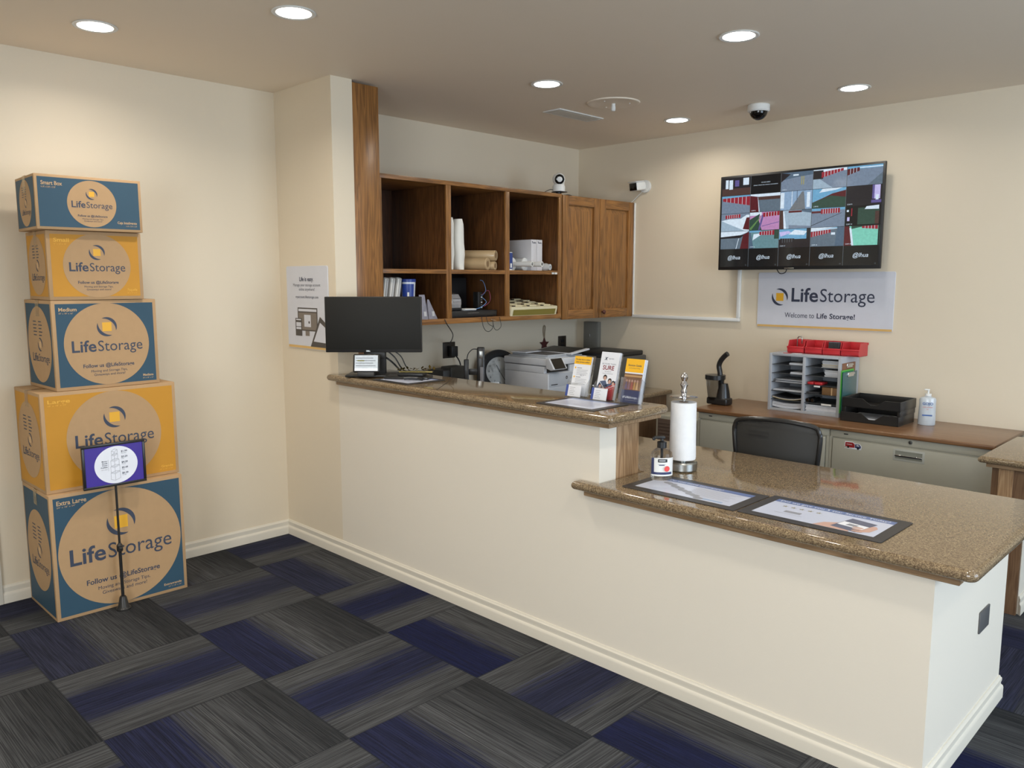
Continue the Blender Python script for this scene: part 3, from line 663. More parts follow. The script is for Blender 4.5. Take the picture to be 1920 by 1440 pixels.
# PTZ camera on top
t = thing('pan_tilt_camera', 'white pan and tilt camera on top of the oak cabinets', 'camera', (.47, 2.005, ZT))
MB(BLK).cyl(.02, 0, .018).box(-.045, .045, -.03, .045, .018, .024, bev=.002).build('foot', t)
MB(WHITE).lathe([(0, .024), (.046, .024), (.046, .060), (.038, .074), (0, .074)], n=32).box(-.012, .014, .035, .052, .055, .135, bev=.012, seg=3).build('base', t)
b = MB(WHITE); b.T = Matrix.Translation((0, 0, .112)); b.lathe([(.001, -.046)]+[(.046*math.cos(math.radians(a)), .046*math.sin(math.radians(a))) for a in range(-80, 81, 10)]+[(.001, .046)], n=32); b.build('head', t)
q = Vector((.75, -.62, -.12)).normalized().to_track_quat('Z', 'Y').to_matrix().to_4x4(); b = MB(BLKG); b.T = Matrix.Translation((0, 0, .112)) @ q
b.lathe([(.034, .026), (.035, .036), (.026, .041), (0, .043)], n=28); b.build('lens', t)
MB(BLK).tube([(-.03, -.02, .03), (-.02, -.07, .035), (-.06, -.12, .004)], .0022).build('cable', t)
solo(MB(BLK).tube([(0, 0, .002), (0, .05, .018), (0, .10, .016), (0, .15, .002)], .003), 'loose_cable', 'dark cable arching over the top of the oak doors', 'cable', (.40, 2.13, ZT))

# hanging cables
BK = BLK
solo(MB(BK).tube([(.540, 0, ZB+.03), (.548, .012, ZB-.002), (.50, .09, ZB-.05), (.32, .26, ZB-.095), (.12, .42, ZB-.15), (-.04, .54, ZB-.18)], .0032), 'hanging_cable', 'black cord dropping from the left cubby to the wall outlet', 'cord', (0, .84, 0))
solo(MB(BK).tube([(.54, 1.162, ZB+.04), (.548, 1.166, 1.28), (.548, 1.19, 1.245), (.548, 1.225, 1.237), (.548, 1.258, 1.265), (.542, 1.262, 1.32)], .0020)
     .tube([(.542, 1.20, ZB+.04), (.548, 1.215, 1.29), (.548, 1.255, 1.27)], .0018).tube([(.542, 1.262, 1.32), (.548, 1.268, 1.26), (.548, 1.30, 1.243), (.548, 1.335, 1.27), (.542, 1.325, 1.33)], .0018), 'looped_cable', 'thin black cable loops hanging under the middle cubby', 'cable')
solo(MB(OAKP).box(0, .006, 0, .05, 0, .008, bev=.001), 'wood_stick', 'small pale wood stick on the cabinet bottom rail above the cable loops', 'stick', (.5375, 1.245, 1.312), 0, None, (math.radians(-12), 0, 0))

# ================================================================ wall plates under the cabinets
def plate(name, loc, rz, w, h, lab, cat='outlet', mat=PLATE, duplex=True, wmat=BLK):
    o = thing(name, lab, cat, loc, rz); MB(mat).box(-w/2, w/2, -.006, 0, -h/2, h/2, bev=.0025).build('cover_plate', o)
    if duplex:
        for s_ in (-1, 1): MB(wmat).box(-.017, .017, -.0085, -.006, s_*.019-.014, s_*.019+.014, bev=.004).build('socket', o)
    return o
plate('wall_outlet', (-.055, 1.385, 1.065), PI/2, .118, .118, 'dark brown double wall outlet on the side wall under the left cubbies', wmat=BLK)
plate('wall_outlet', (-.055, 2.655, 1.045), PI/2, .10, .125, 'dark brown wall outlet near the back corner under the oak doors')
plate('wall_outlet', (3.735-.007, .567, .404), PI/2, .115, .078, 'dark outlet on the white end of the counter', duplex=False, mat=plain('outlet_grey', (88, 88, 88), .45), wmat=DKW)
PANEL = plain('grey_panel', (120, 118, 110), .45)
t = thing('switch_panel', 'small grey wall panel box on the rear wall corner below the oak doors', 'panel', (.13, 2.854, 1.11))
MB(PANEL).box(-.075, .080, -.045, 0, -.118, .118, bev=.004).build('box', t)
MB(PANEL).box(-.066, .071, -.049, -.045, -.108, .108, bev=.002).build('door', t)
MB(CHROME).box(-.003, .003, -.055, -.049, -.018, .018, bev=.002).build('latch', t)
solo(MB(BLK2).box(0, .13, -.06, 0, 0, .03, bev=.003), 'small_black_shelf_box', 'small flat black box on the rear wall beside the grey panel', 'box', (.225, 2.853, .985))
# star ornament on a loop
t = thing('star_ornament', 'dark red star ornament hanging on the side wall above the printer', 'ornament', (-.055, 2.425, 1.05))
P_ = []
for k in range(10): a = PI/2+k*PI/5; r_ = .058 if k % 2 == 0 else .025; P_.append((r_*math.cos(a), r_*math.sin(a)))
MB(plain('star_maroon', (74, 26, 26), .5)).prism(P_, 0, .012, bev=.002, seg=1, M=Matrix(((0, 0, 1, .002), (1, 0, 0, 0), (0, 1, 0, 0), (0, 0, 0, 1)))).build('star', t)
MB(plain('rope', (150, 134, 112), .9)).tube([(.008, 0, .05), (.008, -.012, .10), (.008, -.010, .14), (.008, 0, .155), (.008, .011, .14), (.008, .006, .10), (.008, .002, .05)], .004).build('loop', t)

# ================================================================ back desk with printer and clutter
ZD = .725
t = thing('work_desk', 'brown desk along the side wall under the oak cabinets', 'desk', (-.05, .95, 0))
MB(GRAN).box(0, 1.0, 0, 1.88, ZD-.034, ZD, bev=.012, seg=4).build('desk_top', t)
MB(WALZ).box(.03, .95, .03, .05, 0, ZD-.034).box(.93, .95, .05, 1.87, 0, ZD-.034).box(.03, .93, 1.85, 1.87, 0, ZD-.034).build('cabinet_base', t)
WP = plain('printer_white', (206, 208, 212), .45); WP2 = plain('printer_grey', (176, 180, 186), .45)
px, py = .17, 1.745
t = thing('office_printer', 'large light grey multifunction printer with a tilted black screen', 'printer', (px, py, ZD))
MB(WP).box(0, .44, 0, .44, .004, .185, bev=.006).box(0, .40, 0, .44, .185, .235, WP, bev=.004).box(.02, .42, .26, .44, .185, .235, bev=.004).build('body', t)
MB(WP2).box(.437, .444, .012, .43, .085, .182, bev=.003).box(.437, .444, .012, .43, .012, .080, bev=.003).box(.444, .449, .15, .29, .030, .038, DKW, bev=.001).box(.4443, .4455, .03, .10, .100, .106, DKW).build('paper_tray', t)
fr = F((.4442, 0, 0), (0, 1, 0), (0, 0, 1))
b = MB(DKW).fell(fr, .20, .145, .012, .012, DKW, .0005, 24).ftext(fr, 'hp', .20, .140, .016, WP, italic=True, d=.001)
b.box(.30, .404, .03, .26, .188, .234, BLK2); b.build('output_slot', t)
MB(WP).box(-.005, .435, -.005, .445, .240, .290, bev=.008).box(.02, .40, .02, .43, .290, .300, WP2, bev=.004).build('scanner_lid', t)
b = MB(WP2).box(.03, .39, .05, .26, .300, .312, bev=.004).box(.05, .37, .07, .25, .312, .315, plain('feeder_dark', (92, 92, 94), .5)); b.build('document_feeder', t)
b = MB(WP); b.T = Matrix.Translation((0, .26, .305)) @ Matrix.Rotation(math.radians(7), 4, 'X'); b.box(.06, .44, 0, .21, 0, .012, bev=.002).box(.09, .41, .01, .20, .012, .014, BLK2); b.build('feeder_tray', t)
b = MB(WP).prism([(.430, .290), (.430, .225), (.475, .212), (.505, .222), (.455, .297)], -.01, .135, bev=.002, M=Matrix(((1, 0, 0, 0), (0, 0, 1, 0), (0, 1, 0, 0), (0, 0, 0, 1)))); b.build('control_arm', t)
b = MB(BLKG).add([(.5055, .003, .224), (.5055, .122, .224), (.4585, .122, .2945), (.4585, .003, .2945)], [(0, 1, 2, 3)]); b.T = Matrix(); b.build('touch_screen', t)
solo(MB(PAPER).box(0, .14, 0, .19, 0, .004).box(.01, .13, .01, .18, .004, .006), 'paper_sheets', 'white papers lying on the lid of the printer', 'paper', (px+.03, py+.04, ZD+.3155), .1)
t = thing('laminator', 'dark grey office machine behind the brochures on the desk', 'office machine', (.30, 2.24, ZD))
MB(plain('machine_grey', (78, 76, 72), .5)).box(0, .46, 0, .50, 0, .27, bev=.012).box(.46, .475, .04, .46, .04, .10, BLK).build('body', t)
MB(BLK).box(.02, .44, .02, .48, .27, .305, bev=.008).build('lid', t)
t = thing('wall_clock', 'round black rimmed clock leaning on the side wall beside the printer', 'clock', (.105, 1.752, ZD+.165), 0, None, (0, math.radians(-9), math.radians(-24)))
Ry = Matrix.Rotation(PI/2, 4, 'Y')
MB(BLK).lathe([(0.001, -.018), (.152, -.018), (.166, -.006), (.162, .012), (.136, .020), (.110, .010), (.108, -.016)], n=56, M=Ry, caps=False).build('rim', t)
MB(plain('clock_face', (232, 232, 228), .5)).lathe([(0, .002), (.109, .002)], n=48, M=Ry).build('dial', t)
fr = F((.003, 0, 0), (0, 1, 0), (0, 0, 1)); b = MB(INK)
for k in range(12):
    a = PI/2-k*PI/6; b.ftext(fr, str(k or 12), .086*math.cos(a), .086*math.sin(a)-.007, .022, BLK)
b.build('numerals', t)
b = MB(BLK).fline(fr, [(0, 0), (.052*math.cos(2.0), .052*math.sin(2.0))], .006, BLK, .002).fline(fr, [(-.01, .017), (.095*math.cos(-1.05), .095*math.sin(-1.05))], .004, BLK, .003); b.fell(fr, 0, 0, .005, .005, BLK, .004, 16); b.build('hands', t)
# upright H shaped desk phone stand
t = thing('letter_stand', 'black upright stand shaped like the letter H on the desk', 'stand', (.33, 1.190, ZD), math.radians(-46))
MB(BLK2).box(-.02, .02, 0, .032, 0, .31, bev=.003).build('short_post', t)
MB(BLK2).box(-.025, .025, .090, .142, 0, .395, bev=.008).box(.025, .029, .105, .13, .32, .37, STEEL, bev=.001).box(.025, .030, .112, .135, .02, .26, plain('grey_strip', (120, 118, 120), .4), bev=.001).build('tall_post', t)
MB(BLK2).box(-.02, .02, .034, .092, .205, .245, bev=.002).build('cross_bar', t)
MB(BLK).tube([(0, .02, .31), (0, .03, .35), (0, .06, .38), (0, .095, .38)], .003).build('cord', t)
solo(MB(DKW).box(-.05, .12, 0, .20, 0, .225, bev=.006).box(.02, .13, .06, .205, .0, .245, plain('adapter_grey', (62, 62, 58), .5), bev=.008), 'battery_backup', 'black power supply box on the desk below the left wall outlet', 'power supply', (.06, 1.13, ZD))
solo(MB(BLK).box(0, .05, -.03, .03, -.03, .045, bev=.004).tube([(.03, .02, -.02), (.06, .035, -.07), (.07, .05, -.15), (.08, .08, -.22), (.09, .11, -.30)], .005), 'power_adapter', 'black plug adapter with a thick cord in the left wall outlet', 'plug', (-.046, 1.395, 1.05))
solo(MB(PAPER2).box(0, .11, 0, .004, 0, .145).add([(.02, -.001, .04), (.07, -.001, .04), (.09, -.001, .11), (.06, -.001, .12)], [(0, 1, 2, 3)], plain('red_print', (170, 60, 54), .6)), 'small_notice', 'small grey notice card with a red mark standing on the desk', 'card', (.40, 1.31, ZD), math.radians(60))
solo(MB(PAPER).box(0, .22, 0, .3, 0, .03, PAPER, bev=.004).box(.01, .2, .03, .26, .03, .055, PAPER2, bev=.004), 'paper_pile', 'pile of papers on the desk in front of the clock', 'paper pile', (.44, 1.36, ZD), .1)
t = thing('desk_phone', 'low black desk phone beside the printer', 'phone', (.70, 1.46, ZD)); MB(BLK2).box(0, .17, 0, .22, 0, .05, bev=.01).build('body', t); MB(BLK).box(.02, .065, .0, .21, .05, .08, bev=.012).build('handset', t)
solo(MB(PAPER).box(0, .28, 0, .22, 0, .028).box(.03, .26, .02, .2, .028, .04, PAPER2), 'paper_tray_sheets', 'white forms in front of the printer', 'paper', (.665, 1.76, ZD), .05)
solo(MB(BLK).box(0, .05, 0, .05, 0, .012).tube([(.0, .0, .012), (.0, .0, .055), (.0, .05, .055), (.0, .05, .012)], .003, smooth=0), 'binder_clip', 'black wire holder on the forms by the printer', 'clip', (.78, 1.79, ZD+.041))

# ================================================================ on the raised counter
CT = 1.0565
t = thing('computer_monitor', 'black computer monitor turned toward the visitors on the raised counter', 'monitor', (.83, .085, CT+.001), math.radians(44.6))
MB(BLK2).box(-.262, .262, -.018, .012, .130, .432, bev=.004).box(-.2, .2, .012, .045, .17, .38, BLK, bev=.012).build('case', t)
b = MB(plain('screen_off', (30, 29, 26), .6, Specular_IOR_Level=.25)).box(-.258, .258, -.0192, -.018, .148, .428, bev=.0004); b.build('screen', t)
fr = F((0, -.0182, 0), (1, 0, 0), (0, 0, 1)); MB(STEEL).ftext(fr, 'DELL', -.03, .1345, .010, STEEL, d=.0006, bold=True).build('badge', t)
b = MB(BLK).box(-.06, .06, .010, .035, .0, .25, bev=.006).box(-.05, .06, -.012, .02, .095, .135, bev=.004); b.build('neck', t)
MB(BLK2).box(-.15, .12, -.075, .10, 0, .012, bev=.005).build('base', t)
MB(BLK).tube([(.03, .04, .16), (.10, .05, .10), (.14, .04, .04), (.19, .02, .006), (.25, .0, .004)], .004).tube([(.05, .045, .16), (.13, .05, .11), (.165, .04, .05), (.20, .03, .006)], .003).tube([(.02, .045, .12), (.09, .045, .07), (.15, .02, .01)], .005).build('cables', t)
GL = glow('terminal_screen', (214, 222, 226), .9, .2); GLW = glow('terminal_white', (250, 252, 255), 1., .2)
t = thing('payment_screen', 'small lit payment screen in a black case under the monitor', 'screen', (.883, -.010, CT+.013), math.radians(44.6))
b = MB(BLK2); b.T = Matrix.Rotation(math.radians(-14), 4, 'X'); b.box(-.072, .072, -.006, .012, .018, .118, bev=.008, seg=3); b.build('case', t)
b = MB(GL); b.T = Matrix.Rotation(math.radians(-14), 4, 'X'); fr = F((-.062, -.0062, .026), (1, 0, 0), (0, 0, 1)); b.frect(fr, 0, .124, .014, .084, GL, .0003).frect(fr, 0, .124, 0, .014, GLW, .0003)
for k in range(4): b.frect(fr, .006, .100+.012*(k % 2), .068-k*.014, .071-k*.014, INKG, .0008)
b.frect(fr, .014, .052, .052, .058, plain('highlight', (120, 118, 60), .5), .0009); b.build('display', t)
MB(DKW).box(-.045, .045, -.02, .03, 0, .02, bev=.004).build('stand', t)
solo(MB(BLK2).box(-.13, .11, -.06, .05, 0, .014, bev=.004).box(-.06, .08, -.045, .045, .014, .032, BLK, bev=.006), 'card_reader', 'flat black card reader lying right of the payment screen', 'card reader', (1.075, .14, CT+.0035), math.radians(35))
GOLD = plain('gold_metal', (128, 112, 62), .25, 1., scale=50)
b = MB(GOLD); random.seed(3)
for k in range(22):
    a = random.uniform(0, 6.28); x, y = -.10+.2*k/21, random.uniform(-.02, .02); L = random.uniform(.018, .034)
    M_ = Matrix.Translation((x, y, .006+.010*math.sin(k*1.3)**2)) @ Matrix.Rotation(a, 4, 'Z') @ Matrix.Rotation(random.uniform(-.7, -.1), 4, 'Y')
    b.prism([(0, -.002), (L*.5, -.007), (L, 0), (L*.5, .007), (0, .002)], 0, .0012, bev=.0004, seg=1, M=M_)
b.box(-.09, .09, -.02, .02, 0, .004)
solo(b, 'gold_ornament', 'gold coloured leafy metal ornament right of the monitor foot', 'ornament', (1.08, .175, CT+.0355), math.radians(40))
solo(MB(BLK).tube([(0, 0, .012), (.03, .01, .014), (.07, .02, .012), (.10, .01, .010)], .008, n=10), 'black_pen', 'thick black pen lying across the counter mat beside the gold ornament', 'pen', (1.12, .06, CT+.002), .5)
# counter mats
MATW = plain('mat_sheet', (196, 202, 220), .35, coat=.3, scale=3, var=.04); MATB = plain('mat_header', (92, 112, 160), .35); MATK = plain('mat_black', (46, 44, 44), .42)
SKIN = plain('print_skin', (196, 158, 142), .4); GRY = plain('print_grey', (142, 144, 152), .4)
def mat(name, lab, x0, y0, w, d, z, art, rz=0.):
    o = thing(name, lab, 'counter mat', (x0, y0, z), rz, 'printed counter mats')
    MB(MATK).prism(rc(w-.008, .008, .008, -90, 0, 3)+rc(w-.008, d-.008, .008, 0, 90, 3)+rc(.008, d-.008, .008, 90, 180, 3)+rc(.008, .008, .008, 180, 270, 3), 0, .003, bev=.0008, seg=1).build('mat', o)
    fr = F((0, 0, .003), (1, 0, 0), (0, 1, 0)); b = MB(MATW); m = .038 if w > .4 else .028
    b.frect(fr, m, w-m, m, d-m, MATW, .0003); art(b, fr, m, w, d); b.build('printed_sheet', o)
def art1(b, fr, m, w, d):
    b.frect(fr, m, w-m, d-m-.036, d-m, MATB, .0006); b.ftext(fr, 'Do you need insurance?', w*.42, d-m-.026, .025, PAPER, 'c', d=.0009)
    for k in range(7): b.frect(fr, w*.48, w*(.86-.03*(k % 3)), d-m-.055-k*.015, d-m-.0525-k*.015, GRY, .0006)
    for k in range(9): b.fell(fr, w*(.22+.052*k), d*(.62-.052*k)+.006*(k % 2), .021, .013, GRY, .0006+.00002*k, 20)
    b.frect(fr, w*.66, w*.84, m+.012, m+.028, plain('print_blue', (140, 164, 196), .4), .0006)
def art2(b, fr, m, w, d):
    b.frect(fr, m, w-m, d-m-.036, d-m, MATB, .0006); b.ftext(fr, 'Did we give you 5 star Service Today?', w*.5, d-m-.027, .026, PAPER, 'c', d=.0009, w=(w-2*m)*.92)
    for k in range(5):
        P_ = []; cx_, cy_ = w*(.20+.062*k), d*.60
        for q in range(10): a = PI/2+q*PI/5; r_ = .012 if q % 2 == 0 else .005; P_.append((cx_+r_*math.cos(a), cy_+r_*math.sin(a)))
        b.fpoly(fr, P_, plain('print_star', (150, 146, 130), .4), .0006)
    b.frect(fr, w*.25, w*.37, d*.36, d*.44, GRY, .0006); b.frect(fr, w*.20, w*.40, d*.30, d*.305, GRY, .0006)
    b.fpoly(fr, [(w*.52, m+.001), (w*.56, d*.30), (w*.66, d*.42), (w*.74, d*.34), (w*.76, m+.001)], SKIN, .0006)
    b.fpoly(fr, [(w*.80, d*.17), (w*.87, d*.26), (w*.885, d*.44), (w*.86, d*.52), (w*.80, d*.46)], SKIN, .0006)
    b.fpoly(fr, [(w*.62, d*.22), (w*.80, d*.16), (w*.85, d*.60), (w*.67, d*.66)], plain('print_tablet', (92, 96, 116), .4), .0008)
    b.fpoly(fr, [(w*.64, d*.34), (w*.815, d*.29), (w*.83, d*.44), (w*.655, d*.49)], PAPER, .001); b.fpoly(fr, [(w*.69, d*.36), (w*.76, d*.34), (w*.768, d*.42), (w*.70, d*.44)], GRY, .0012)
    for k in range(3): b.fell(fr, w*(.80-.01*k), d*(.20+.07*k), .018, .008, SKIN, .0013, 18)
def art3(b, fr, m, w, d):
    b.frect(fr, m, w-m, d-m-.022, d-m, plain('mat_header2', (128, 144, 184), .35), .0006)
    for k in range(6): b.frect(fr, w*.2, w*(.8-.05*(k % 2)), d-m-.05-k*.02, d-m-.047-k*.02, GRY, .0006)
    b.fell(fr, w*.55, d*.4, .04, .025, plain('print_pale', (176, 180, 196), .4), .0007, 24)
mat('counter_mat', 'long counter mat with a blue header, left of the two on the lower counter', 2.565, .016, .492, .272, .7663, art1)
mat('counter_mat', 'long counter mat picturing a hand with a tablet, right of the two', 3.064, .022, .497, .290, .7663, art2)
mat('counter_mat', 'short printed counter mat in front of the brochure holders', 2.128, -.018, .315, .245, CT, art3)
mat('counter_mat', 'short printed counter mat partly under the card reader', .968, -.032, .292, .262, CT, art3)

# brochure holders and what they hold
ACR = clear('acrylic', (.97, .98, .99), .02, 1.49, alpha=.32)
YEL = plain('brochure_yellow', (240, 182, 34), .45); NAVY = plain('brochure_navy', (52, 60, 98), .45)
tilt = math.radians(14)
def holder(x, y, h, w, lab, rz=0., front=.06):
    o = thing('brochure_holder', lab, 'brochure holder', (x, y, CT), rz, 'clear brochure holders on the raised counter')
    b = MB(ACR); b.box(0, w, 0, .085, 0, .0025)
    c_, s_ = math.cos(tilt), math.sin(tilt)
    def pl(y0, L, x0=0., x1=None, z0=.0025): x1 = w if x1 is None else x1; b.add([(x0, y0, z0), (x1, y0, z0), (x1, y0+L*s_, z0+L*c_), (x0, y0+L*s_, z0+L*c_), (x0, y0+.0022, z0), (x1, y0+.0022, z0), (x1, y0+.0022+L*s_, z0+L*c_), (x0, y0+.0022+L*s_, z0+L*c_)], [(0, 1, 2, 3), (5, 4, 7, 6), (1, 5, 6, 2), (4, 0, 3, 7), (3, 2, 6, 7), (1, 0, 4, 5)])
    pl(.038, h); pl(.006, front)
    for xx in (0, w-.0022): b.add([(xx, .006, .0025), (xx, .040, .0025), (xx, .040+h*.55*s_, h*.55*c_), (xx, .006+front*s_, .0025+front*c_), (xx+.0022, .006, .0025), (xx+.0022, .040, .0025), (xx+.0022, .040+h*.55*s_, h*.55*c_), (xx+.0022, .006+front*s_, .0025+front*c_)], [(0, 1, 2, 3), (5, 4, 7, 6), (0, 4, 5, 1), (1, 5, 6, 2), (2, 6, 7, 3), (3, 7, 4, 0)])
    b.build('acrylic_shell', o); return o
def leaf(name, x, y, w, h, th, art, lab, cat, rz=0., grp=None, z=.003, t2=tilt):
    b = MB(PAPER); b.box(0, w, 0, th, 0, h, bev=.0004, seg=1)
    for k in range(1, int(th/.004)): b.box(w, w+.0004, k*.004, k*.004+.0008, .002, h-.002, GRY)
    art(b, F((0, 0, 0), (1, 0, 0), (0, 0, 1)), w, h)
    return solo(b, name, lab, cat, (x, y, CT+z), 0, grp, (-t2, 0, rz))
def aA(b, f, w, h):
    b.frect(f, 0, w, h-.036, h, YEL, .0004); b.ftext(f, 'The easy way to register', w/2, h-.017, .009, INK, bold=True, d=.0008, w=w*.86); b.ftext(f, 'your account online!', w/2, h-.029, .009, INK, bold=True, d=.0008, w=w*.8)
    for q, zz in ((0, h-.053), (1, h-.095)):
        b.fell(f, .012, zz, .0042, .0042, YEL, .0006, 18); b.frect(f, .022, .05, zz-.002, zz+.001, GRY, .0006)
        for k in range(4): b.frect(f, .022, w-.012-.006*(k % 2), zz-.010-k*.007, zz-.0085-k*.007, GRY, .0006)
    b.ftext(f, 'B L V', w*.58, h-.090, .009, INK, d=.0008)
def aB(b, f, w, h):
    b.ftext(f, 'x', w*.30, h-.036, .028, INK, italic=True, d=.0006, bold=True); b.ftext(f, 'xpress', w*.58, h-.032, .011, GRY, d=.0006)
    b.ftext(f, 'BE MORE THAN', w/2, h-.056, .0095, GRY, d=.0006, w=w*.74); b.ftext(f, 'SURE', w/2, h-.079, .027, plain('maroon_print', (132, 34, 48), .5), d=.0006, w=w*.62, bold=True)
    b.ftext(f, 'be insured', w/2, h-.089, .008, GRY, d=.0006); b.ftext(f, 'TENANT INSURANCE', w/2, h-.098, .006, GRY, d=.0006)
    DP = plain('print_denim', (74, 88, 116), .5); HR = plain('print_hair', (36, 28, 28), .5); RP = plain('print_red', (168, 42, 48), .5)
    b.fpoly(f, [(0, .045), (w, .03), (w, .085), (w*.6, .07), (0, .045)], DP, .0006); b.fpoly(f, [(0, .05), (w*.15, .078), (w*.45, .084), (w*.62, .055), (w*.4, .03), (0, .03)], DP, .0006)
    for cx_, cz_, r_ in ((.40, .094, .009), (.68, .080, .009), (.88, .072, .008), (.2, .056, .008), (.36, .046, .007)): b.fell(f, w*cx_, cz_+.003, r_*1.15, r_*1.3, HR, .0008, 20); b.fell(f, w*cx_, cz_-.001, r_*.8, r_, SKIN, .001, 20)
    b.fpoly(f, [(w*.45, .048), (w, .075), (w, .0), (w*.3, .0)], RP, .0009); b.fline(f, [(w*.1, .080), (w*.5, .042), (w, .066)], .0022, PAPER, .0013)
def aC(b, f, w, h):
    b.frect(f, 0, w, h-.058, h, YEL, .0004); b.ftext(f, 'Storage Guide', w/2, h-.032, .012, INK, bold=True, d=.0006); b.ftext(f, 'tips for packing and moving', w/2, h-.042, .006, INK, d=.0006, w=w*.6)
    b.frect(f, 0, w, h-.135, h-.064, plain('print_brown', (120, 84, 60), .5, var=.35, scale=60), .0004); b.frect(f, .002, w-.002, h-.078, h-.070, plain('print_shutter', (176, 140, 96), .5), .0006)
    for k, c_ in enumerate(((104, 96, 140), (150, 110, 120), (178, 84, 70), (200, 160, 90), (216, 180, 140))): b.fpoly(f, [(w*(.14+.15*k), h-.132), (w*(.26+.15*k), h-.132), (w*(.23+.15*k), h-.100+.004*(k % 2)), (w*(.17+.15*k), h-.098)], plain('print_person_%d' % k, c_, .5), .0006); b.fell(f, w*(.20+.15*k), h-.095, .0045, .0055, SKIN, .0008, 14)
    b.frect(f, 0, w, 0, h-.135, NAVY, .0004); b.flogo(f, w*.16, .024, .006, PAPER, PAPER, .0006); b.fbrand(f, w*.57, .020, w*.62, PAPER, .0006); b.frect(f, w*.25, w*.9, .011, .0125, GRY, .0006)
def aCard(b, f, w, h):
    b.frect(f, 0, w*.16, 0, h, plain('card_blue', (62, 82, 150), .45), .0004)
    for k in range(5): b.frect(f, w*.26, w*(.62-.08*(k % 2)), h-.012-k*.008, h-.0105-k*.008, GRY, .0005)
HY = .243
holder(2.068, HY, .185, .112, 'clear acrylic holder with the yellow topped leaflet, left of three'); leaf('leaflet', 2.072, HY+.026, .098, .180, .010, aA, 'white leaflet with a yellow header in the left brochure holder', 'leaflet', 0, 'brochures on the raised counter')
leaf('business_card_stack', 2.076, HY-.008, .086, .052, .005, aCard, 'business cards at the front of the left brochure holder', 'business cards', 0, 'business cards in the holders', .003)
holder(2.219, HY-.003, .205, .112, 'tall clear acrylic holder with the insurance brochures, middle of three'); leaf('leaflet', 2.225, HY+.020, .100, .210, .016, aB, 'white brochure reading SURE with a family photo in the middle holder', 'leaflet', 0, 'brochures on the raised counter')
leaf('business_card_stack', 2.227, HY-.012, .084, .052, .005, aCard, 'business cards at the front of the middle brochure holder', 'business cards', 0, 'business cards in the holders', .003)
holder(2.367, HY-.008, .165, .108, 'clear acrylic holder nearest the counter end, with yellow and navy booklets', 0, .11); leaf('leaflet', 2.372, HY+.012, .094, .190, .022, aC, 'yellow photo and navy booklet in the brochure holder nearest the counter end', 'leaflet', 0, 'brochures on the raised counter')

# ================================================================ on the lower counter
LC = .7662
t = thing('paper_towel_holder', 'silver paper towel holder with an ornate finial on the lower counter', 'towel holder', (2.578, .43, LC))
MB(STEEL).lathe([(0, 0), (.060, 0), (.064, .006), (.064, .034), (.060, .040), (.02, .040), (.02, .05), (0, .05)], n=44).build('base', t)
MB(CHROME).lathe([(.006, .05), (.006, .305), (.012, .307), (.012, .311), (.052, .316), (.060, .319), (.052, .322), (.014, .326), (.011, .334), (.015, .342), (.010, .352), (.013, .362), (.017, .370), (.012, .380), (.009, .385), (.014, .395), (.016, .404), (.012, .414), (.006, .420), (.0, .423)], n=28).build('rod', t)
t = thing('paper_towel_roll', 'white paper towel roll on the silver holder', 'paper towels', (2.578, .43, LC+.0505))
TW = plain('towel_paper', (232, 232, 232), .9, bump=.5, scale=40)
MB(TW).lathe([(.019, 0), (.056, 0), (.0575, .01), (.0555, .09), (.0545, .18), (.054, .245), (.019, .245)], n=48).build('sheets', t)
MB(plain('card_tube', (170, 140, 110), .8)).lathe([(.019, .2452), (.0205, .2455), (.019, .2452), (.0185, .0)], n=24).build('core', t)
t = thing('hand_sanitizer_bottle', 'clear hand sanitizer pump bottle with a blue and red label on the counter mat', 'sanitizer', (2.618, .214, LC+.0036), math.radians(48))
t.scale = (1.17, 1.17, 1.10)
CLR = clear('bottle_plastic', (.96, .97, .98), .03, 1.45, alpha=.45)
def oval(mb, prof, mat, n=36, ry=.68):
    b0 = MB(mat); b0.T = Matrix.Diagonal((1, ry, 1, 1)); b0.lathe(prof, mat, n); mb.add(b0.v, b0.f, mat); return mb
b = MB(CLR); oval(b, [(0, .001), (.034, .001), (.038, .006), (.039, .02), (.039, .088), (.036, .102), (.026, .114), (.014, .120), (.013, .126)], CLR); b.build('bottle', t)
b = MB(WHITE); vs = []; n = 24
for k in range(n+1):
    a = math.radians(-160+k*140/n)
    for z_ in (.018, .086): vs.append((.0396*math.cos(a), .0396*.68*math.sin(a), z_))
b.add(vs, [(2*k, 2*k+2, 2*k+3, 2*k+1) for k in range(n)], WHITE)
def lab_patch(u0, u1, z0, z1, mt, e=.0006):
    vs = []; m = 6
    for k in range(m+1):
        a = math.radians(u0+(u1-u0)*k/m)
        for z_ in (z0, z1): vs.append(((.0396+e)*math.cos(a), (.0396*.68+e)*math.sin(a), z_))
    b.add(vs, [(2*k, 2*k+2, 2*k+3, 2*k+1) for k in range(m)], mt)
lab_patch(-160, -140, .024, .086, NAVY); lab_patch(-160, -40, .024, .033, NAVY); lab_patch(-118, -70, .070, .082, BLK); lab_patch(-112, -80, .0745, .0775, PAPER, .0009); lab_patch(-112, -84, .058, .061, NAVY); lab_patch(-118, -78, .062, .0632, GRY)
fr = F((.012, -.0282, 0), (math.cos(.3), math.sin(.3), 0), (0, 0, 1)); b.fell(fr, 0, .046, .0105, .0105, plain('label_red', (226, 74, 70), .5), .0009, 28)
b.build('label', t)
MB(BLK).lathe([(.014, .120), (.0165, .121), (.0165, .142), (.010, .144), (.006, .146), (.006, .156)], n=24).lathe([(.0045, .02), (.0045, .12)], n=10).box(-.030, .010, -.008, .008, .154, .164, bev=.004).box(-.034, -.024, -.006, .006, .148, .160, bev=.003).build('pump', t)

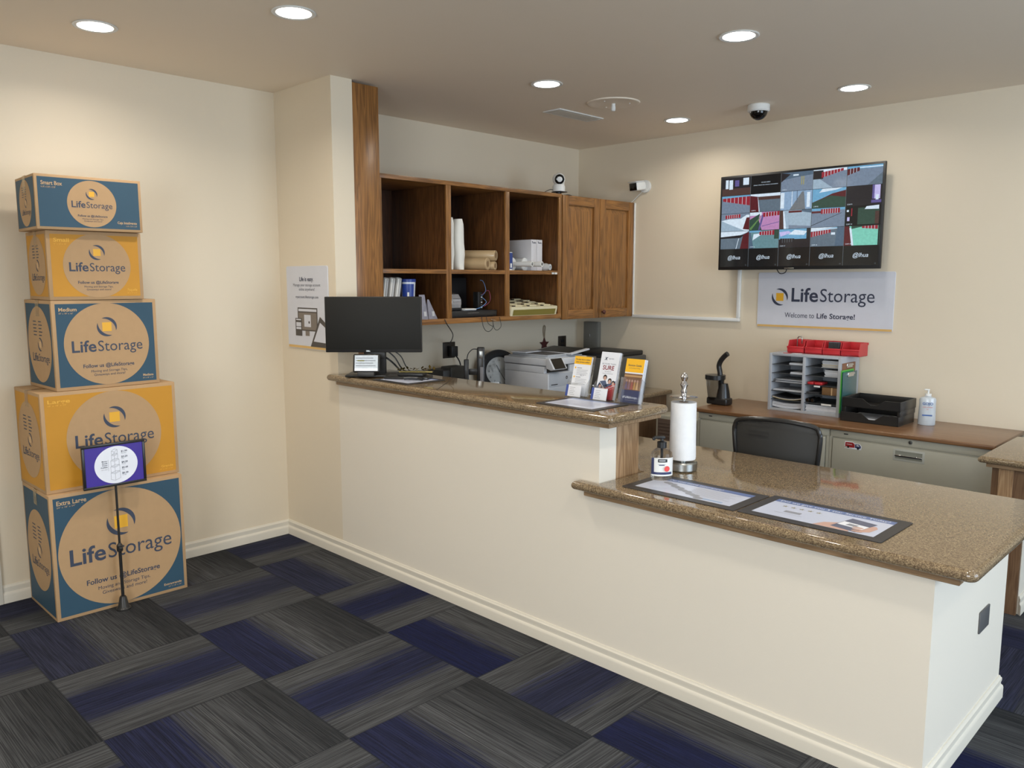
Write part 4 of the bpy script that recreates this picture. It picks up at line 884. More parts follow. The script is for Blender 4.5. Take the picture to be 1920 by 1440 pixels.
# ================================================================ chair behind the counter
MESHM = NT('chair_mesh')
wv = MESHM.n('ShaderNodeTexChecker', {'Vector': MESHM.pos((1, 1, 1)), 'Scale': 420.}).outputs[1]
MESHM.set(Base_Color=(.018, .017, .016, 1), Roughness=.6, Alpha=MESHM.math('ADD', .9, MESHM.math('MULTIPLY', wv, .1))); MESHM = MESHM.m
t = thing('office_chair', 'black mesh office chair with its back against the lower counter', 'chair', (2.674, 1.225, 0), math.radians(188))
def back(s_=1., th=.0):
    P_ = [(-.185, .0), (.185, .0), (.205, .10), (.222, .26), (.218, .305), (.195, .335), (.10, .352), (0, .357), (-.10, .352), (-.195, .335), (-.218, .305), (-.222, .26), (-.205, .10)]
    return [(x*s_*.915, z*s_+(1-s_)*.17) for x, z in P_]
B_ = Matrix.Translation((0, .20, .572)) @ Matrix.Rotation(math.radians(-4), 4, 'X')
b = MB(BLK2); b.T = B_; P_ = back()
b.tube([(x, .035*(x/.2)**2*-1, z) for x, z in P_]+[(P_[0][0], -.035*(P_[0][0]/.2)**2, 0)], .0115, smooth=3, n=10); b.build('back_frame', t)
b = MB(MESHM); b.T = B_; Q = back(.97); n = 14; vs = []; fs = []
for j in range(n+1):
    z = .006+.345*j/n; hw = None
    R_ = [(x, zz_) for x, zz_ in Q if x >= 0]; R_.sort(key=lambda p: p[1]); hw = R_[-1][0]
    for (xa, za), (xb, zb_) in zip(R_[:-1], R_[1:]):
        if za <= z <= zb_: hw = xa+(xb-xa)*(z-za)/max(1e-6, zb_-za)
    if z < R_[0][1]: hw = R_[0][0]
    for i in range(n+1):
        x = hw*(-1+2*i/n); vs.append((x, -.035*(x/.2)**2+.004*math.sin(j*.4), z))
for j in range(n):
    for i in range(n): a = j*(n+1)+i; fs.append((a, a+1, a+n+2, a+n+1))
b.add(vs, fs).build('mesh_back', t)
MB(plain('seat_fabric', (30, 30, 31), .85)).box(-.24, .24, -.25, .22, .43, .49, bev=.028, seg=4).build('seat', t)
MB(BLK2).tube([(0, .02, .42), (0, .20, .43), (0, .25, .50), (0, .245, .60), (0, .225, .70)], .018, n=12).build('back_support', t)
MB(STEEL).cyl(.025, .10, .43, BLK2).build('column', t)
for k in range(5):
    a = k*2*PI/5+.3; c_, s_ = math.cos(a), math.sin(a); l = MB(BLK2).rod((0, 0, .10), (.29*c_, .29*s_, .065), .022, r2=.014).build('leg', t)
    MB(BLK).rod((.29*c_-.018*s_, .29*s_+.018*c_, .028), (.29*c_+.018*s_, .29*s_-.018*c_, .028), .027, n=16).rod((.29*c_, .29*s_, .05), (.29*c_, .29*s_, .068), .006).build('caster', l)

# ================================================================ file cabinets along the rear wall
CF = 2.262
def fcab(x0, lab, sticker):
    o = thing('file_cabinet', lab, 'file cabinet', (x0, CF, 0), 0, 'putty file cabinets under the brown top')
    w = .914
    MB(PUTTY).box(0, w, .008, .575, .0, .684, bev=.003).box(.004, w-.004, .0, .010, .640, .684, bev=.002).box(.0, .016, 0, .01, .0, .640).box(w-.016, w, 0, .01, .0, .640).build('body', o)
    for z0, z1 in ((.335, .632), (.03, .328)):
        d = MB(PUTTY).box(.022, w-.022, -.008, .008, z0, z1, bev=.003).build('drawer', o)
        h_ = MB(plain('handle_light', (182, 184, 176), .4)).box(w*.42-.01, w*.42+.16, -.0095, -.008, z1-.078, z1-.010, bev=.0006)
        h_.box(w*.42+.002, w*.42+.148, -.0105, -.0095, z1-.066, z1-.020, plain('handle_recess', (136, 138, 128), .5)).box(w*.42+.002, w*.42+.148, -.018, -.0095, z1-.052, z1-.044, CHROME, bev=.002); h_.build('handle', d)
    MB(STEEL).lathe([(0, 0), (.010, 0), (.010, .004), (0, .005)], n=20, c=(w*.505, 0, .666), M=Matrix.Rotation(PI/2, 4, 'X')).box(w*.505-.001, w*.505+.001, -.0055, -.005, .660, .672, BLK).build('lock', o)
    MB(DKW).box(.085, .110, -.002, .0, .662, .669, bev=.001).build('label_slot', o)
fcab(1.530, 'putty metal file cabinet behind the chair', False); fcab(2.446, 'putty metal file cabinet with a red truck magnet on its drawer', True)
b = MB(PAPER); fr = F((0, 0, 0), (1, 0, 0), (0, 0, 1))
b.box(0, .098, 0, .0015, 0, .003, PAPER)
b.fpoly(fr, [(.0, .012), (.002, .042), (.05, .044), (.058, .036), (.09, .036), (.102, .022), (.098, .004), (.075, .0), (.03, .006)], PAPER, .0008)
b.fpoly(fr, [(.004, .013), (.005, .038), (.048, .040), (.060, .030), (.060, .010), (.035, .008)], plain('truck_red', (150, 34, 36), .4), .0012); b.ftext(fr, 'STORAGE', .028, .024, .007, PAPER, bold=True, d=.0015)
b.fpoly(fr, [(.062, .010), (.062, .032), (.086, .033), (.097, .020), (.094, .008)], NAVY, .0012); b.fpoly(fr, [(.070, .020), (.070, .029), (.082, .029), (.088, .020)], PAPER2, .0015)
b.fell(fr, .022, .010, .006, .006, BLK, .0015, 18).fell(fr, .080, .008, .007, .007, BLK, .0015, 18)
solo(b, 'truck_magnet', 'red and navy truck shaped magnet on the file cabinet drawer', 'magnet', (2.542, CF-.0095, .582))
ZF = .7105
solo(MB(WAL).box(0, 1.832, 0, .610, 0, .0255, bev=.006, seg=3), 'wooden_top', 'long brown wood top across both file cabinets', 'worktop', (1.503, CF-.018, ZF-.0255))

# mail sorter
t = thing('mail_sorter', 'light grey mail sorter with twelve slots on the brown top', 'mail sorter', (1.897, 2.535, ZF))
SW, SD, SH = .485, .285, .385
MB(LGREY).box(0, SW, SD-.005, SD, 0, SH).build('back_panel', t)
b = MB(LGREY).box(0, .020, 0, SD-.005, 0, SH, bev=.001).box(SW-.020, SW, 0, SD-.005, 0, SH, bev=.001).box(.233, .252, 0, SD-.005, .016, SH-.016, bev=.001).box(.020, SW-.020, 0, SD-.005, 0, .016, bev=.001).box(.020, SW-.020, 0, SD-.005, SH-.016, SH, bev=.001)
b.build('frame', t)
zs = [.016+k*.0588 for k in range(1, 6)]
for (a_, c_) in ((.020, .233), (.252, SW-.020)):
    for z in zs: MB(plain('sorter_shelf', (70, 72, 74), .5)).box(a_, c_, .004, SD-.005, z-.002, z+.001).build('shelf', t)
def sheets(slot, col, w0, w1, hh, lab, mats=(PAPER, PAPER2), curl=0., name='paper_stack', dy=.012, cat='paper stack'):
    x0 = (.022 if col == 0 else .254); zb_ = (zs[5-slot-1] if slot < 5 else .016)+.0015
    n = max(1, int(hh/.0035)); b = MB(mats[0]); random.seed(slot*7+col)
    for k in range(n):
        o_ = random.uniform(0, .01); z0 = k*hh/n; m_ = mats[k % len(mats)] if random.random() < .5 else mats[0]
        if curl:
            N = 8; vs = []
            for i in range(N+1):
                q = i/N; zc = curl*(4*(q-.5)**2)
                for y_ in (o_, .2): vs += [(w0+(w1-w0)*q, y_, z0+zc), (w0+(w1-w0)*q, y_, z0+zc+hh/n*.75)]
            fs = []
            for i in range(N): a = i*4; fs += [(a, a+4, a+5, a+1), (a+1, a+5, a+7, a+3), (a+2, a+3, a+7, a+6), (a, a+2, a+6, a+4)]
            fs += [(0, 1, 3, 2), (N*4, N*4+2, N*4+3, N*4+1)]
            b.add(vs, fs, m_)
        else: b.box(w0+o_*.3, w1-o_*.2, o_, .2, z0, z0+hh/n*.8, m_)
    return solo(b, name, lab, cat, (1.897+x0, 2.535+dy, ZF+zb_), 0, 'papers in the mail sorter')
MAN = plain('manila', (200, 182, 140), .7); DKF = plain('dark_folder', (60, 60, 62), .6)
sheets(0, 0, .11, .209, .014, 'thin white card stack in the top left sorter slot')
sheets(1, 0, .12, .209, .012, 'thin white stack in the second slot down, left column')
sheets(2, 0, .02, .209, .018, 'loose white papers in the third slot down, left column', (PAPER2, PAPER, DKF))
sheets(3, 0, .004, .209, .008, 'single pale folder lying in the fourth slot down, left column', (PAPER2, PAPER))
sheets(4, 0, .004, .206, .012, 'sagging manila and yellow folders in the fifth slot down, left column', (MAN, PAPER, DKF), .012)
sheets(5, 0, .004, .207, .034, 'thick pile of white envelopes in the bottom left slot', (PAPER, PAPER2), .010)
sheets(0, 1, .10, .208, .044, 'thick bundle of grey envelopes in the top right slot', (PAPER2, MAN, PAPER2))
sheets(1, 1, .12, .208, .044, 'stack of white forms in the second slot down, right column', (PAPER2, PAPER))
sheets(3, 1, .01, .09, .012, 'clear and dark odds and ends in the fourth slot down, right column', (DKF, PAPER2))
sheets(5, 1, .004, .208, .045, 'full stack of clean white paper in the bottom right slot', (PAPER, PAPER))
solo(MB(RED).box(0, .042, 0, .09, 0, .018, bev=.006).box(.046, .100, 0, .09, 0, .018, bev=.006), 'red_marker_pair', 'two red stubby markers in the third slot down, right column', 'markers', (1.897+.262, 2.55, ZF+zs[2]+.0015))
solo(MB(plain('brown_box', (124, 92, 58), .6)).box(0, .098, 0, .16, 0, .050, bev=.002).box(.06, .068, -.0005, 0, 0, .050, KRAFTL), 'brown_carton', 'small brown carton in the fourth slot down, right column', 'carton', (1.897+.362, 2.55, ZF+zs[1]+.0015))
b = MB(CHROME)
for x in (.014, .046): b.rod((x, 0, .014), (x, .10, .014), .013, BLK, n=18); b.rod((x, -.002, .014), (x, 0, .014), .010, CHROME, n=18)
solo(b, 'small_binoculars', 'pair of black tubes with chrome ends in the fifth slot down, right column', 'tubes', (1.897+.256, 2.55, ZF+zs[0]+.002))
solo(MB(WHITE).box(0, .066, -.001, .001, 0, .012, bev=.0006), 'slot_label', 'white paper label on the shelf above the bottom right slot', 'label', (1.897+.368, 2.5345, ZF+zs[0]-.008), 0, 'labels on the mail sorter')
solo(MB(WHITE).box(0, .040, -.001, .001, 0, .010, bev=.0006), 'slot_label', 'short white label below the red markers', 'label', (1.897+.315, 2.5345, ZF+zs[2]-.011), 0, 'labels on the mail sorter')
# red bins on top
ZR = ZF+SH+.0005
def redbin(x, lab):
    b = MB(RED); w, d, h = .112, .13, .085; t_ = .0035
    b.box(0, w, 0, d, 0, t_, bev=.001).box(0, w, d-t_, d, t_, h, bev=.001).box(.004, w-.004, -.012, -.012+t_, .010, .040, bev=.001)
    b.add([(.004, -.012, .010), (w-.004, -.012, .010), (w, 0, 0), (0, 0, 0)], [(0, 3, 2, 1)])
    for xx in (0, w-t_): b.prism([(-.014, .040), (-.012, .008), (0, 0), (d, 0), (d, h), (.010, h), (-.002, .05)], xx, xx+t_, bev=.0006, seg=1, M=Matrix(((0, 0, 1, 0), (1, 0, 0, 0), (0, 1, 0, 0), (0, 0, 0, 1))))
    b.box(-.003, w+.003, -.017, -.006, .034, .046, bev=.003).box(-.003, w+.003, d, d+.004, h-.016, h, bev=.001)
    return solo(b, 'storage_bin', lab, 'bin', (x, 2.62, ZR), 0, 'red bins on the mail sorter')
redbin(1.985, 'red plastic bin farthest left on the mail sorter, with a metal hook'); redbin(2.108, 'red plastic bin second from the left on the mail sorter')
redbin(2.227, 'red plastic bin third from the left, with a dark brush in it'); redbin(2.346, 'red plastic bin at the right end of the mail sorter top')
solo(MB(STEEL).tube([(0, 0, 0), (0, 0, .06), (.008, 0, .075), (.020, 0, .078), (.030, 0, .068), (.032, 0, .03)], .0035), 'metal_hook', 'curved metal hook sticking out of the left red bin', 'hook', (2.02, 2.68, ZR+.03))
b = MB(plain('brush_grey', (82, 84, 92), .8)).box(0, .07, 0, .03, 0, .055, bev=.004)
for k in range(7): b.box(.003+k*.0095, .009+k*.0095, -.003, 0, .004, .050, DKW)
solo(b, 'scrub_brush', 'grey bristle brush in the third red bin', 'brush', (2.248, 2.64, ZR+.03))
solo(MB(PAPER).box(0, .06, 0, .03, 0, .002).box(-.06, -.01, 0, .02, 0, .002, RED), 'price_tag', 'small red and white tags on the sorter under the left bin', 'tag', (2.04, 2.565, ZR), .1)
# clipboards on the right side of the sorter
def clipb(y, z, w, h, mat_, x, ti, lab, dz=0.):
    o = thing('clipboard', lab, 'clipboard', (x, y, z), 0, None, (math.radians(dz), math.radians(ti), 0))
    MB(mat_).box(0, .004, 0, w, -h, 0, bev=.001).build('board', o)
    MB(CHROME).box(.004, .010, w*.28, w*.72, -.030, -.004, bev=.002).rod((.012, w*.30, -.012), (.012, w*.70, -.012), .005, CHROME).build('clip', o)
clipb(2.545, ZF+.345, .20, .30, plain('hardboard', (134, 92, 66), .6), 2.3835, 0, 'brown clipboard hanging on the side of the mail sorter')
solo(MB(plain('green_folder', (96, 182, 70), .5)).box(0, .003, 0, .19, 0, .27).box(.003, .006, .01, .17, 0, .262, plain('green_folder_dark', (30, 140, 80), .5)).box(.006, .0075, .03, .19, 0, .255, PAPER), 'green_folder', 'bright green folders standing between the clipboards', 'folder', (2.396, 2.50, ZF+.035), 0, None, (0, math.radians(.3), 0))
clipb(2.50, ZF+.292, .215, .275, plain('teal_board', (52, 92, 96), .4, coat=.4), 2.4085, -.3, 'dark teal clipboard in front of the green folders', 0)
# letter trays
def tray(z, lab, x=2.425):
    o = thing('letter_tray', lab, 'letter tray', (x, 2.455, z), math.radians(0), 'black letter trays')
    w, d, h = .345, .27, .058; b = MB(BLK2); b.box(0, w, 0, d, 0, .003).box(0, .004, 0, d, .003, h, bev=.001).box(w-.004, w, 0, d, .003, h, bev=.001).box(.004, w-.004, d-.004, d, .003, h, bev=.001)
    P_ = [(0, 0), (w, 0), (w, h), (w*.74, h), (w*.68, h*.75), (w*.6, h*.42), (w*.5, h*.42), (w*.42, h*.75), (w*.36, h), (0, h)]
    b.prism(P_, 0, .004, bev=.0008, seg=1, M=Matrix(((1, 0, 0, 0), (0, 0, 1, 0), (0, 1, 0, 0), (0, 0, 0, 1)))); b.build('tray', o); return o
tray(ZF, 'black letter tray on the brown top, the lower of two'); o = tray(ZF+.090, 'black letter tray stacked on posts above the other', 2.432)
MB(BLK2).box(.0, .02, .01, .26, -.032, 0, bev=.002).box(.325, .345, .01, .26, -.032, 0, bev=.002).box(.08, .26, .255, .262, -.030, -.012, DKW).build('spacer', o)
solo(MB(PAPER).box(0, .28, 0, .22, 0, .004).box(.01, .27, .01, .2, .005, .012, MATB).box(.0, .28, 0, .22, .014, .022), 'printed_forms', 'blue and white forms in the lower black letter tray', 'paper', (2.455, 2.475, ZF+.004), .02)
# pump bottle
t = thing('pump_bottle', 'frosted clear pump bottle with blue and red lettering at the end of the brown top', 'pump bottle', (2.862, 2.66, ZF+.0005), math.radians(20))
FRO = plain('frosted_plastic', (196, 202, 206), .3, coat=.3)
b = MB(FRO); oval(b, [(0, 0), (.044, 0), (.048, .005), (.047, .06), (.045, .13), (.046, .155), (.040, .166), (.020, .172), (.016, .178)], FRO, 36, .62); b.build('bottle', t)
fr = F((-.045, -.0302, 0), (1, 0, 0), (0, 0, 1)); b = MB(MATB).ftext(fr, 'GOJO', .045, .125, .022, plain('print_blue2', (66, 100, 160), .5), bold=True, d=.001); b.ftext(fr, 'HAND SANITIZER', .045, .108, .009, plain('print_red2', (208, 90, 80), .5), d=.001, w=.055).ftext(fr, 'gel', .045, .096, .008, plain('print_red2', (208, 90, 80), .5), d=.001).frect(fr, .018, .072, .058, .066, plain('print_blue2', (66, 100, 160), .5), .001); b.build('label', t)
MB(WHITE).lathe([(.016, .176), (.018, .178), (.018, .190), (.006, .192), (.006, .212)], n=20).box(-.022, .008, -.006, .006, .210, .218, bev=.003).build('pump', t)
# hand vacuum
t = thing('hand_vacuum', 'black hand vacuum with clear dust cup at the left end of the brown top', 'hand vacuum', (1.545, 2.50, ZF))
b = MB(BLK2); b.box(-.075, .085, -.04, .05, 0, .05, bev=.012, seg=3).lathe([(.05, .045), (.042, .10), (.03, .15)], n=24, c=(.03, .01, 0)); b.build('body', t)
MB(clear('smoky_plastic', (.42, .42, .42), .05, alpha=.6)).lathe([(.045, .03), (.052, .08), (.062, .16), (.068, .20), (.068, .205), (.0, .205)], n=30, c=(-.03, 0, 0)).build('dust_cup', t)
MB(BLK2).lathe([(.069, .175), (.071, .177), (.071, .205), (.069, .207)], n=30, c=(-.03, 0, 0)).build('rim', t)
MB(BLK2).tube([(.005, .01, .12), (.0, .01, .22), (-.01, .01, .27), (.005, .01, .31), (.035, .01, .345), (.055, .01, .36)], .018, n=12).build('handle', t)
# beige louvred unit at the left of the file cabinets
t = thing('air_purifier', 'beige floor unit with a brown slatted panel beside the file cabinets', 'floor unit', (1.09, 2.40, 0))
MB(PUTTY).box(0, .37, 0, .40, .0, .600, bev=.014, seg=3).build('body', t)
b = MB(plain('slat_brown', (96, 80, 70), .5)).box(.02, .235, -.004, .002, .04, .572, bev=.003)
for k in range(20): b.box(.03, .225, -.008, -.004, .06+k*.025, .072+k*.025, bev=.002)
b.build('slatted_panel', t); MB(PUTTY).box(.255, .275, -.008, .0, .02, .590, bev=.004).build('corner_strip', t)

# ================================================================ screen and signs on the rear wall
t = thing('wall_television', 'black flat screen showing a grid of security camera views', 'television', (1.370, 2.735, 1.650))
TWW, TH = 1.140, .658
MB(BLK).box(0, TWW, 0, .022, 0, TH, bev=.004).box(.15, .99, .022, .050, .08, .5, BLK, bev=.01).build('case', t)
MB(BLK).box(.42, .72, .050, .119, .2, .42).build('wall_bracket', t)
MB(STEEL).box(TWW*.445, TWW*.505, -.003, .0, .004, .012, bev=.001).build('badge', t)
MB(BLK).tube([(.44, .03, .0), (.455, .03, -.022), (.475, .03, -.028), (.50, .03, -.02), (.51, .03, 0)], .003).build('cable', t)
sc = F((.014, -.0004, .022), (1, 0, 0), (0, 0, 1)); sw, sh = TWW-.028, TH-.036; cw, chh = sw/5, sh/5
G = {}
for nm, c_ in dict(k=(20, 21, 22), dk=(36, 34, 38), fl=(112, 128, 148), fg=(92, 108, 122), fw=(150, 172, 190), sky=(104, 160, 196), wht=(206, 222, 236), red=(142, 38, 52), drd=(84, 30, 36), brn=(74, 54, 50), pnk=(178, 130, 176), grn=(92, 130, 78), dgr=(48, 72, 62), cor=(132, 160, 190), flb=(106, 112, 118), pur=(92, 84, 140), yel=(150, 146, 96), mint=(120, 196, 178), lil=(186, 180, 226), ln=(96, 104, 110), sea=(98, 134, 142), wal=(78, 98, 118)).items(): G[nm] = glow('view_'+nm, c_, 1.)
b = MB(G['k']); b.frect(sc, 0, sw, 0, sh, G['k'], .0002)
def cell(r, c, items):
    ox, oy = c*cw, sh-(r+1)*chh
    for i, (k, P_) in enumerate(items):
        b.fpoly(sc, [(ox+(.006+.988*x)*cw, oy+(.01+.98*y)*chh) for x, y in P_], G[k], .0006+i*.0003)
def doors(x0, y0a, y0b, x1, y1a, y1b, n, k='red', gap='wht'):
    out = [(k, [(x0, y0a), (x1, y1a), (x1, y1b), (x0, y0b)])]
    for i in range(1, n):
        q = i/n; x = x0+(x1-x0)*q; ya = y0a+(y1a-y0a)*q; yb = y0b+(y1b-y0b)*q; out.append((gap, [(x-.006, ya), (x+.006, ya), (x+.006, yb), (x-.006, yb)]))
    return out
R4 = lambda a, b_, c, d: [(a, c), (b_, c), (b_, d), (a, d)]
cell(0, 0, [('dk', R4(0, 1, 0, 1)), ('brn', R4(0, 1, 0, .4)), ('wht', R4(.12, .22, .4, .9)), ('wht', R4(.25, .38, .35, .88)), ('wht', R4(.74, .94, .55, .95)), ('pur', R4(.45, .6, .5, .85))])
b.ftext(sc, 'CH-NO-VIDEO', cw*1.5, sh-chh*.42, .010, G['wht'], d=.0012); b.ftext(sc, 'please check the camera connection', cw*1.5, sh-chh*.55, .010, G['wht'], d=.0012, w=cw*.8)
cell(0, 2, [('fl', R4(0, 1, 0, 1)), ('wal', [(0, 1), (1, 1), (1, .8), (.5, .72), (0, .6)]), ('wht', R4(.38, .55, .80, .88)), ('dk', [(0, 1), (.3, .9), (0, .5)]), ('yel', R4(.64, .67, .3, .75)), ('yel', R4(.70, .73, .3, .75))])
cell(0, 3, [('fl', R4(0, 1, 0, 1)), ('wht', R4(0, 1, .86, 1)), ('dk', R4(0, .3, .5, .95))]+doors(.25, .55, .85, .9, .85, .97, 7)+[('fw', [(0, 0), (.6, 0), (.2, .5), (0, .5)])])
cell(0, 4, [('fl', R4(0, 1, 0, 1)), ('sky', R4(0, 1, .85, 1))]+doors(0, .55, .88, .35, .75, .92, 4, 'drd')+[('wht', R4(.35, 1, .88, .93)), ('fg', [(.6, 0), (1, 0), (1, .6)])])
cell(1, 0, [('fl', R4(0, 1, 0, 1)), ('sky', R4(0, 1, .88, 1))]+doors(.04, .72, .88, 1, .4, .92, 7))
cell(1, 1, [('fg', R4(0, 1, 0, 1)), ('wht', R4(0, 1, .84, 1)), ('brn', R4(.25, 1, .66, .84)), ('drd', [(0, 0), (.32, 0), (.24, .85), (0, .92)]), ('wht', [(.3, 0), (.33, 0), (.26, .8), (.25, .8)])])
cell(1, 2, [('cor', R4(0, 1, 0, 1)), ('flb', [(.3, 0), (.8, 0), (.74, .95), (.68, .95)]), ('wht', R4(0, .12, .1, .95)), ('wht', R4(.36, .38, .2, 1)), ('wal', [(.52, .35), (.54, .4), (.54, 1), (.52, 1)]), ('wht', R4(.84, .94, .1, .9))])
cell(1, 3, [('sky', R4(0, 1, 0, 1)), ('wht', [(.2, .8), (.7, .9), (.9, 1), (.3, 1)]), ('drd', [(0, .3), (.3, .5), (.6, .72), (1, .86), (1, .5), (.5, .5), (0, .2)]), ('dgr', [(0, 0), (1, 0), (1, .5), (.55, .62), (0, .28)])])
cell(1, 4, [('dk', R4(0, 1, 0, 1)), ('lil', R4(.80, .96, .3, 1)), ('pur', R4(.74, .80, .3, 1)), ('wht', R4(.84, .92, .2, .5)), ('pur', R4(.72, 1, .1, .25))])
cell(2, 0, [('fw', R4(0, 1, 0, .62)), ('fl', R4(0, 1, .6, 1))]+doors(.15, .72, .92, .68, .76, .96, 7)+[('wht', [(0, .62), (.3, .7), (.7, .7), (.9, .9), (1, .9), (1, 0), (.85, 0)]), ('drd', [(.78, .1), (.9, .75), (1, .75), (1, .05)])])
cell(2, 1, [('pnk', R4(0, 1, 0, 1)), ('wht', R4(0, .4, .82, 1)), ('dgr', [(0, .6), (.35, .92), (.3, .6), (.42, 0), (0, 0)]), ('grn', [(0, .1), (.42, .85), (.3, .55), (.05, 0)]), ('pur', [(.35, 0), (.48, .8), (.42, .85), (.3, 0)])]+doors(.45, .72, .95, 1, .78, 1, 6)+[('pur', [(.42, .2), (1, .4), (1, .43), (.42, .23)])])
cell(2, 2, [('fw', R4(0, 1, 0, 1)), ('brn', [(0, 0), (.2, 0), (.1, 1), (0, 1)]), ('wht', [(.14, 0), (.22, 0), (.14, .95), (.1, .95)]), ('drd', R4(.28, .7, .86, .97)), ('wal', [(.7, .9), (1, .8), (1, 1), (.7, 1)]), ('fl', [(.3, 0), (1, 0), (1, .1), (.3, .2)])])
cell(2, 3, [('fl', R4(0, 1, 0, 1)), ('sky', R4(0, 1, .88, 1)), ('drd', R4(0, .3, .75, .85))]+doors(.28, .7, .95, .85, .72, .97, 8)+[('dk', [(0, .08), (.9, .7), (.9, .72), (0, .11)])])
cell(2, 4, [('k', R4(0, 1, 0, 1)), ('dgr', R4(.36, .96, .05, .9)), ('brn', R4(.85, .96, .05, .7)), ('wht', [(.55, .82), (.95, .80), (.95, 1), (.6, .96)]), ('lil', R4(.06, .13, .25, .45)), ('wht', R4(.04, .1, .72, .82)), ('red', R4(.17, .20, .5, .9))])
cell(3, 0, [('fg', R4(0, 1, 0, 1)), ('wht', [(0, .7), (.7, .78), (.9, .9), (1, 1), (0, 1)]), ('dk', [(0, .6), (.7, .62), (.85, .8), (.7, .78), (0, .7)]), ('drd', [(.7, 0), (1, 0), (1, .95), (.8, .8)]), ('wht', [(.55, 0), (.57, 0), (.66, .6), (.64, .6)])])
cell(3, 1, [('sea', R4(0, 1, 0, 1)), ('wht', [(.12, .45), (.5, .85), (.15, .8)]), ('sky', R4(0, .4, .9, 1)), ('wal', [(0, 0), (.16, 0), (.05, .9), (0, .9)])]+doors(.35, .74, .92, .85, .72, .99, 6)+[('dgr', R4(.85, 1, .5, 1))])
cell(3, 2, [('sky', R4(0, 1, 0, 1)), ('lil', [(.05, .6), (.4, .8), (.3, .9), (0, .85)]), ('wht', [(.3, .7), (.8, .65), (.9, .85), (.5, .95)]), ('dk', R4(0, 1, 0, .45)), ('dk', R4(.88, 1, 0, 1))]+doors(.04, .25, .5, .5, .3, .48, 6, 'dk', 'ln'))
cell(3, 3, [('fg', R4(0, 1, 0, 1)), ('wht', [(0, .8), (.8, .92), (.8, 1), (0, 1)]), ('sky', [(.2, .88), (.8, .95), (.8, 1)])]+doors(0, .5, .78, .6, .72, .88, 8)+[('wal', [(.74, 0), (1, 0), (1, 1), (.8, 1)]), ('wht', R4(.62, .74, .6, .72))])
cell(3, 4, [('mint', R4(0, 1, 0, 1)), ('drd', [(0, 0), (.26, 0), (.14, 1), (0, 1)]), ('wht', [(.22, 0), (.28, 0), (.2, .9), (.14, .9)]), ('dgr', [(.2, .85), (.5, .95), (.9, .85), (.9, 1), (.2, 1)])]+doors(.5, .88, .98, .95, .8, 1, 5)+[('k', R4(.96, 1, 0, 1))])
for k in range(1, 5): b.frect(sc, k*cw-.0012, k*cw+.0012, 0, sh, G['ln'], .008)
for k in range(5): b.ftext(sc, '@lhua', cw*(k+.5), chh*.42, .038, G['wht'], italic=True, d=.0012); b.ftext(sc, '2'+str(k+1), cw*(k+.92), chh*.06, .012, G['ln'], d=.0012)
for (r, c) in ((0, 2), (1, 1), (1, 3), (1, 4), (2, 4), (3, 1), (3, 2), (3, 3), (3, 4)): b.ftext(sc, 'CAM %d' % (r*5+c), cw*(c+.05), sh-(r+1)*chh+.008, .011, G['wht'], 'l', d=.006)
b.v = [Vector((v[0], min(v[1], 0) if v[1] > -.0019 else -.0019+(v[1]+.0019)*.12, v[2])) for v in b.v]
b.build('screen', t)

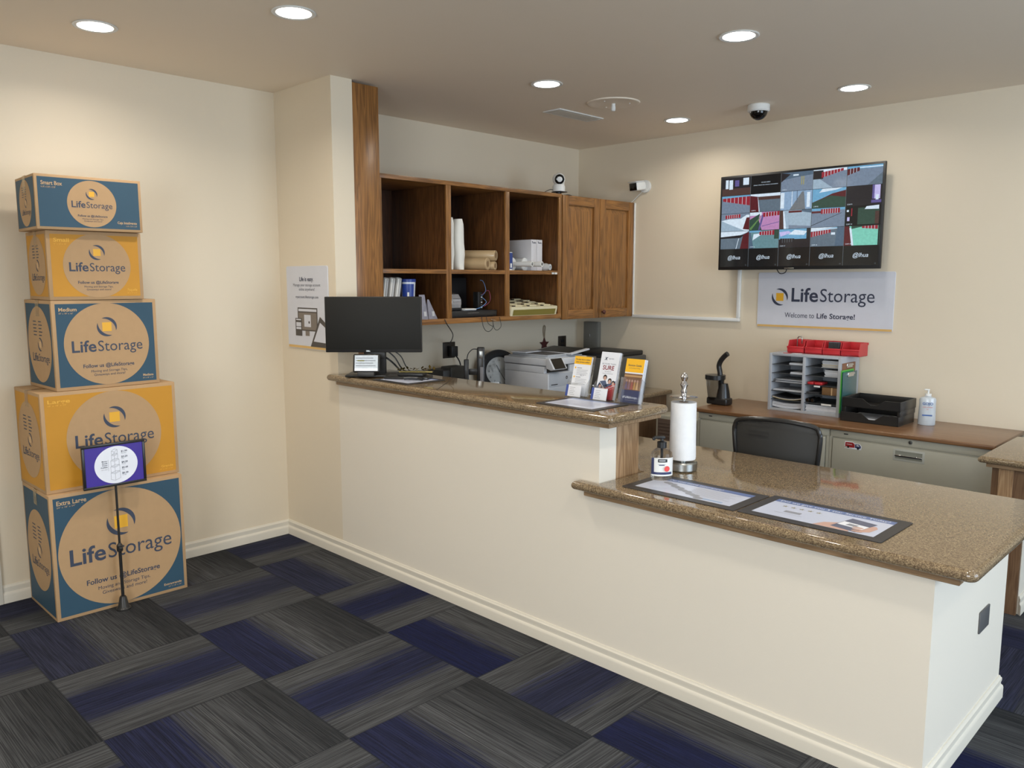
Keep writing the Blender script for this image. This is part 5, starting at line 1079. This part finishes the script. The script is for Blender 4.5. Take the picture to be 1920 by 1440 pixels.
SGN = plain('sign_face', (206, 208, 216), .4, coat=.2); TANS = plain('sign_stripe', (214, 174, 104), .4)
def board(name, lab, loc, w, h, rz, art):
    o = thing(name, lab, 'sign', loc, rz)
    P_ = rc(w-.012, .012, .012, -90, 0, 4)+rc(w-.012, h-.012, .012, 0, 90, 4)+rc(.012, h-.012, .012, 90, 180, 4)+rc(.012, .012, .012, 180, 270, 4)
    MB(SGN).prism(P_, 0, .006, bev=.001, seg=1, M=Matrix(((1, 0, 0, 0), (0, 0, -1, 0), (0, 1, 0, 0), (0, 0, 0, 1)))).build('panel', o)
    fr = F((0, -.006, 0), (1, 0, 0), (0, 0, 1)); b = MB(TANS); b.frect(fr, .004, w-.004, .003, .018, TANS, .0005); art(b, fr, w, h); b.build('printed_face', o)
def wel(b, f, w, h):
    b.flogo(f, w*.178, h*.555, h*.155, INK, LOGOY, .001); b.fbrand(f, w*.57, h*.48, w*.60, INK, .001)
    b.ftext(f, 'Welcome to', w*.335, h*.19, .050, INK, d=.001, w=w*.225); b.ftext(f, 'Life Storage!', w*.605, h*.19, .048, INK, bold=True, d=.001, w=w*.275)
board('welcome_sign', 'white LifeStorage welcome sign on the rear wall below the screen', (1.632, 2.8535, 1.247), .936, .385, 0, wel)
def easy(b, f, w, h):
    b.ftext(f, 'Life is easy.', w*.5, h*.82, .034, INK, d=.001, bold=True, w=w*.34); b.ftext(f, 'Manage your storage account', w*.5, h*.757, .024, INKG, d=.001, w=w*.66); b.ftext(f, 'online anywhere!', w*.5, h*.705, .024, INKG, d=.001, w=w*.38); b.ftext(f, 'myaccount.lifestorage.com', w*.5, h*.615, .022, INK, d=.001, w=w*.55)
    gk = plain('print_dark', (74, 68, 64), .5); gm = plain('print_mid', (122, 112, 102), .5)
    b.frect(f, w*.26, w*.74, h*.22, h*.50, gk, .0006).frect(f, w*.28, w*.72, h*.235, h*.44, gm, .0009).frect(f, w*.28, w*.72, h*.455, h*.485, SGN, .0009).frect(f, w*.42, w*.58, h*.27, h*.415, SGN, .0012).fell(f, w*.54, h*.325, .008, .008, gk, .0015, 16)
    b.frect(f, w*.44, w*.54, h*.16, h*.22, gm, .0006).frect(f, w*.40, w*.58, h*.14, h*.16, SGN, .0008)
    b.frect(f, w*.20, w*.36, h*.155, h*.37, gk, .0015).frect(f, w*.22, w*.34, h*.27, h*.32, SGN, .0018).frect(f, w*.22, w*.34, h*.235, h*.262, SGN, .0018).frect(f, w*.22, w*.34, h*.345, h*.36, SGN, .0018)
    b.fpoly(f, [(w*.56, h*.035), (w*.80, h*.40), (w*.98, h*.30), (w*.98, h*.035)], gk, .0015); b.fpoly(f, [(w*.64, h*.10), (w*.80, h*.33), (w*.95, h*.26), (w*.95, h*.09)], SGN, .0018)
board('wall_poster', 'white poster about online accounts on the wall stub behind the monitor', (.085, -.0005, 1.178), .445, .481, 0, easy)
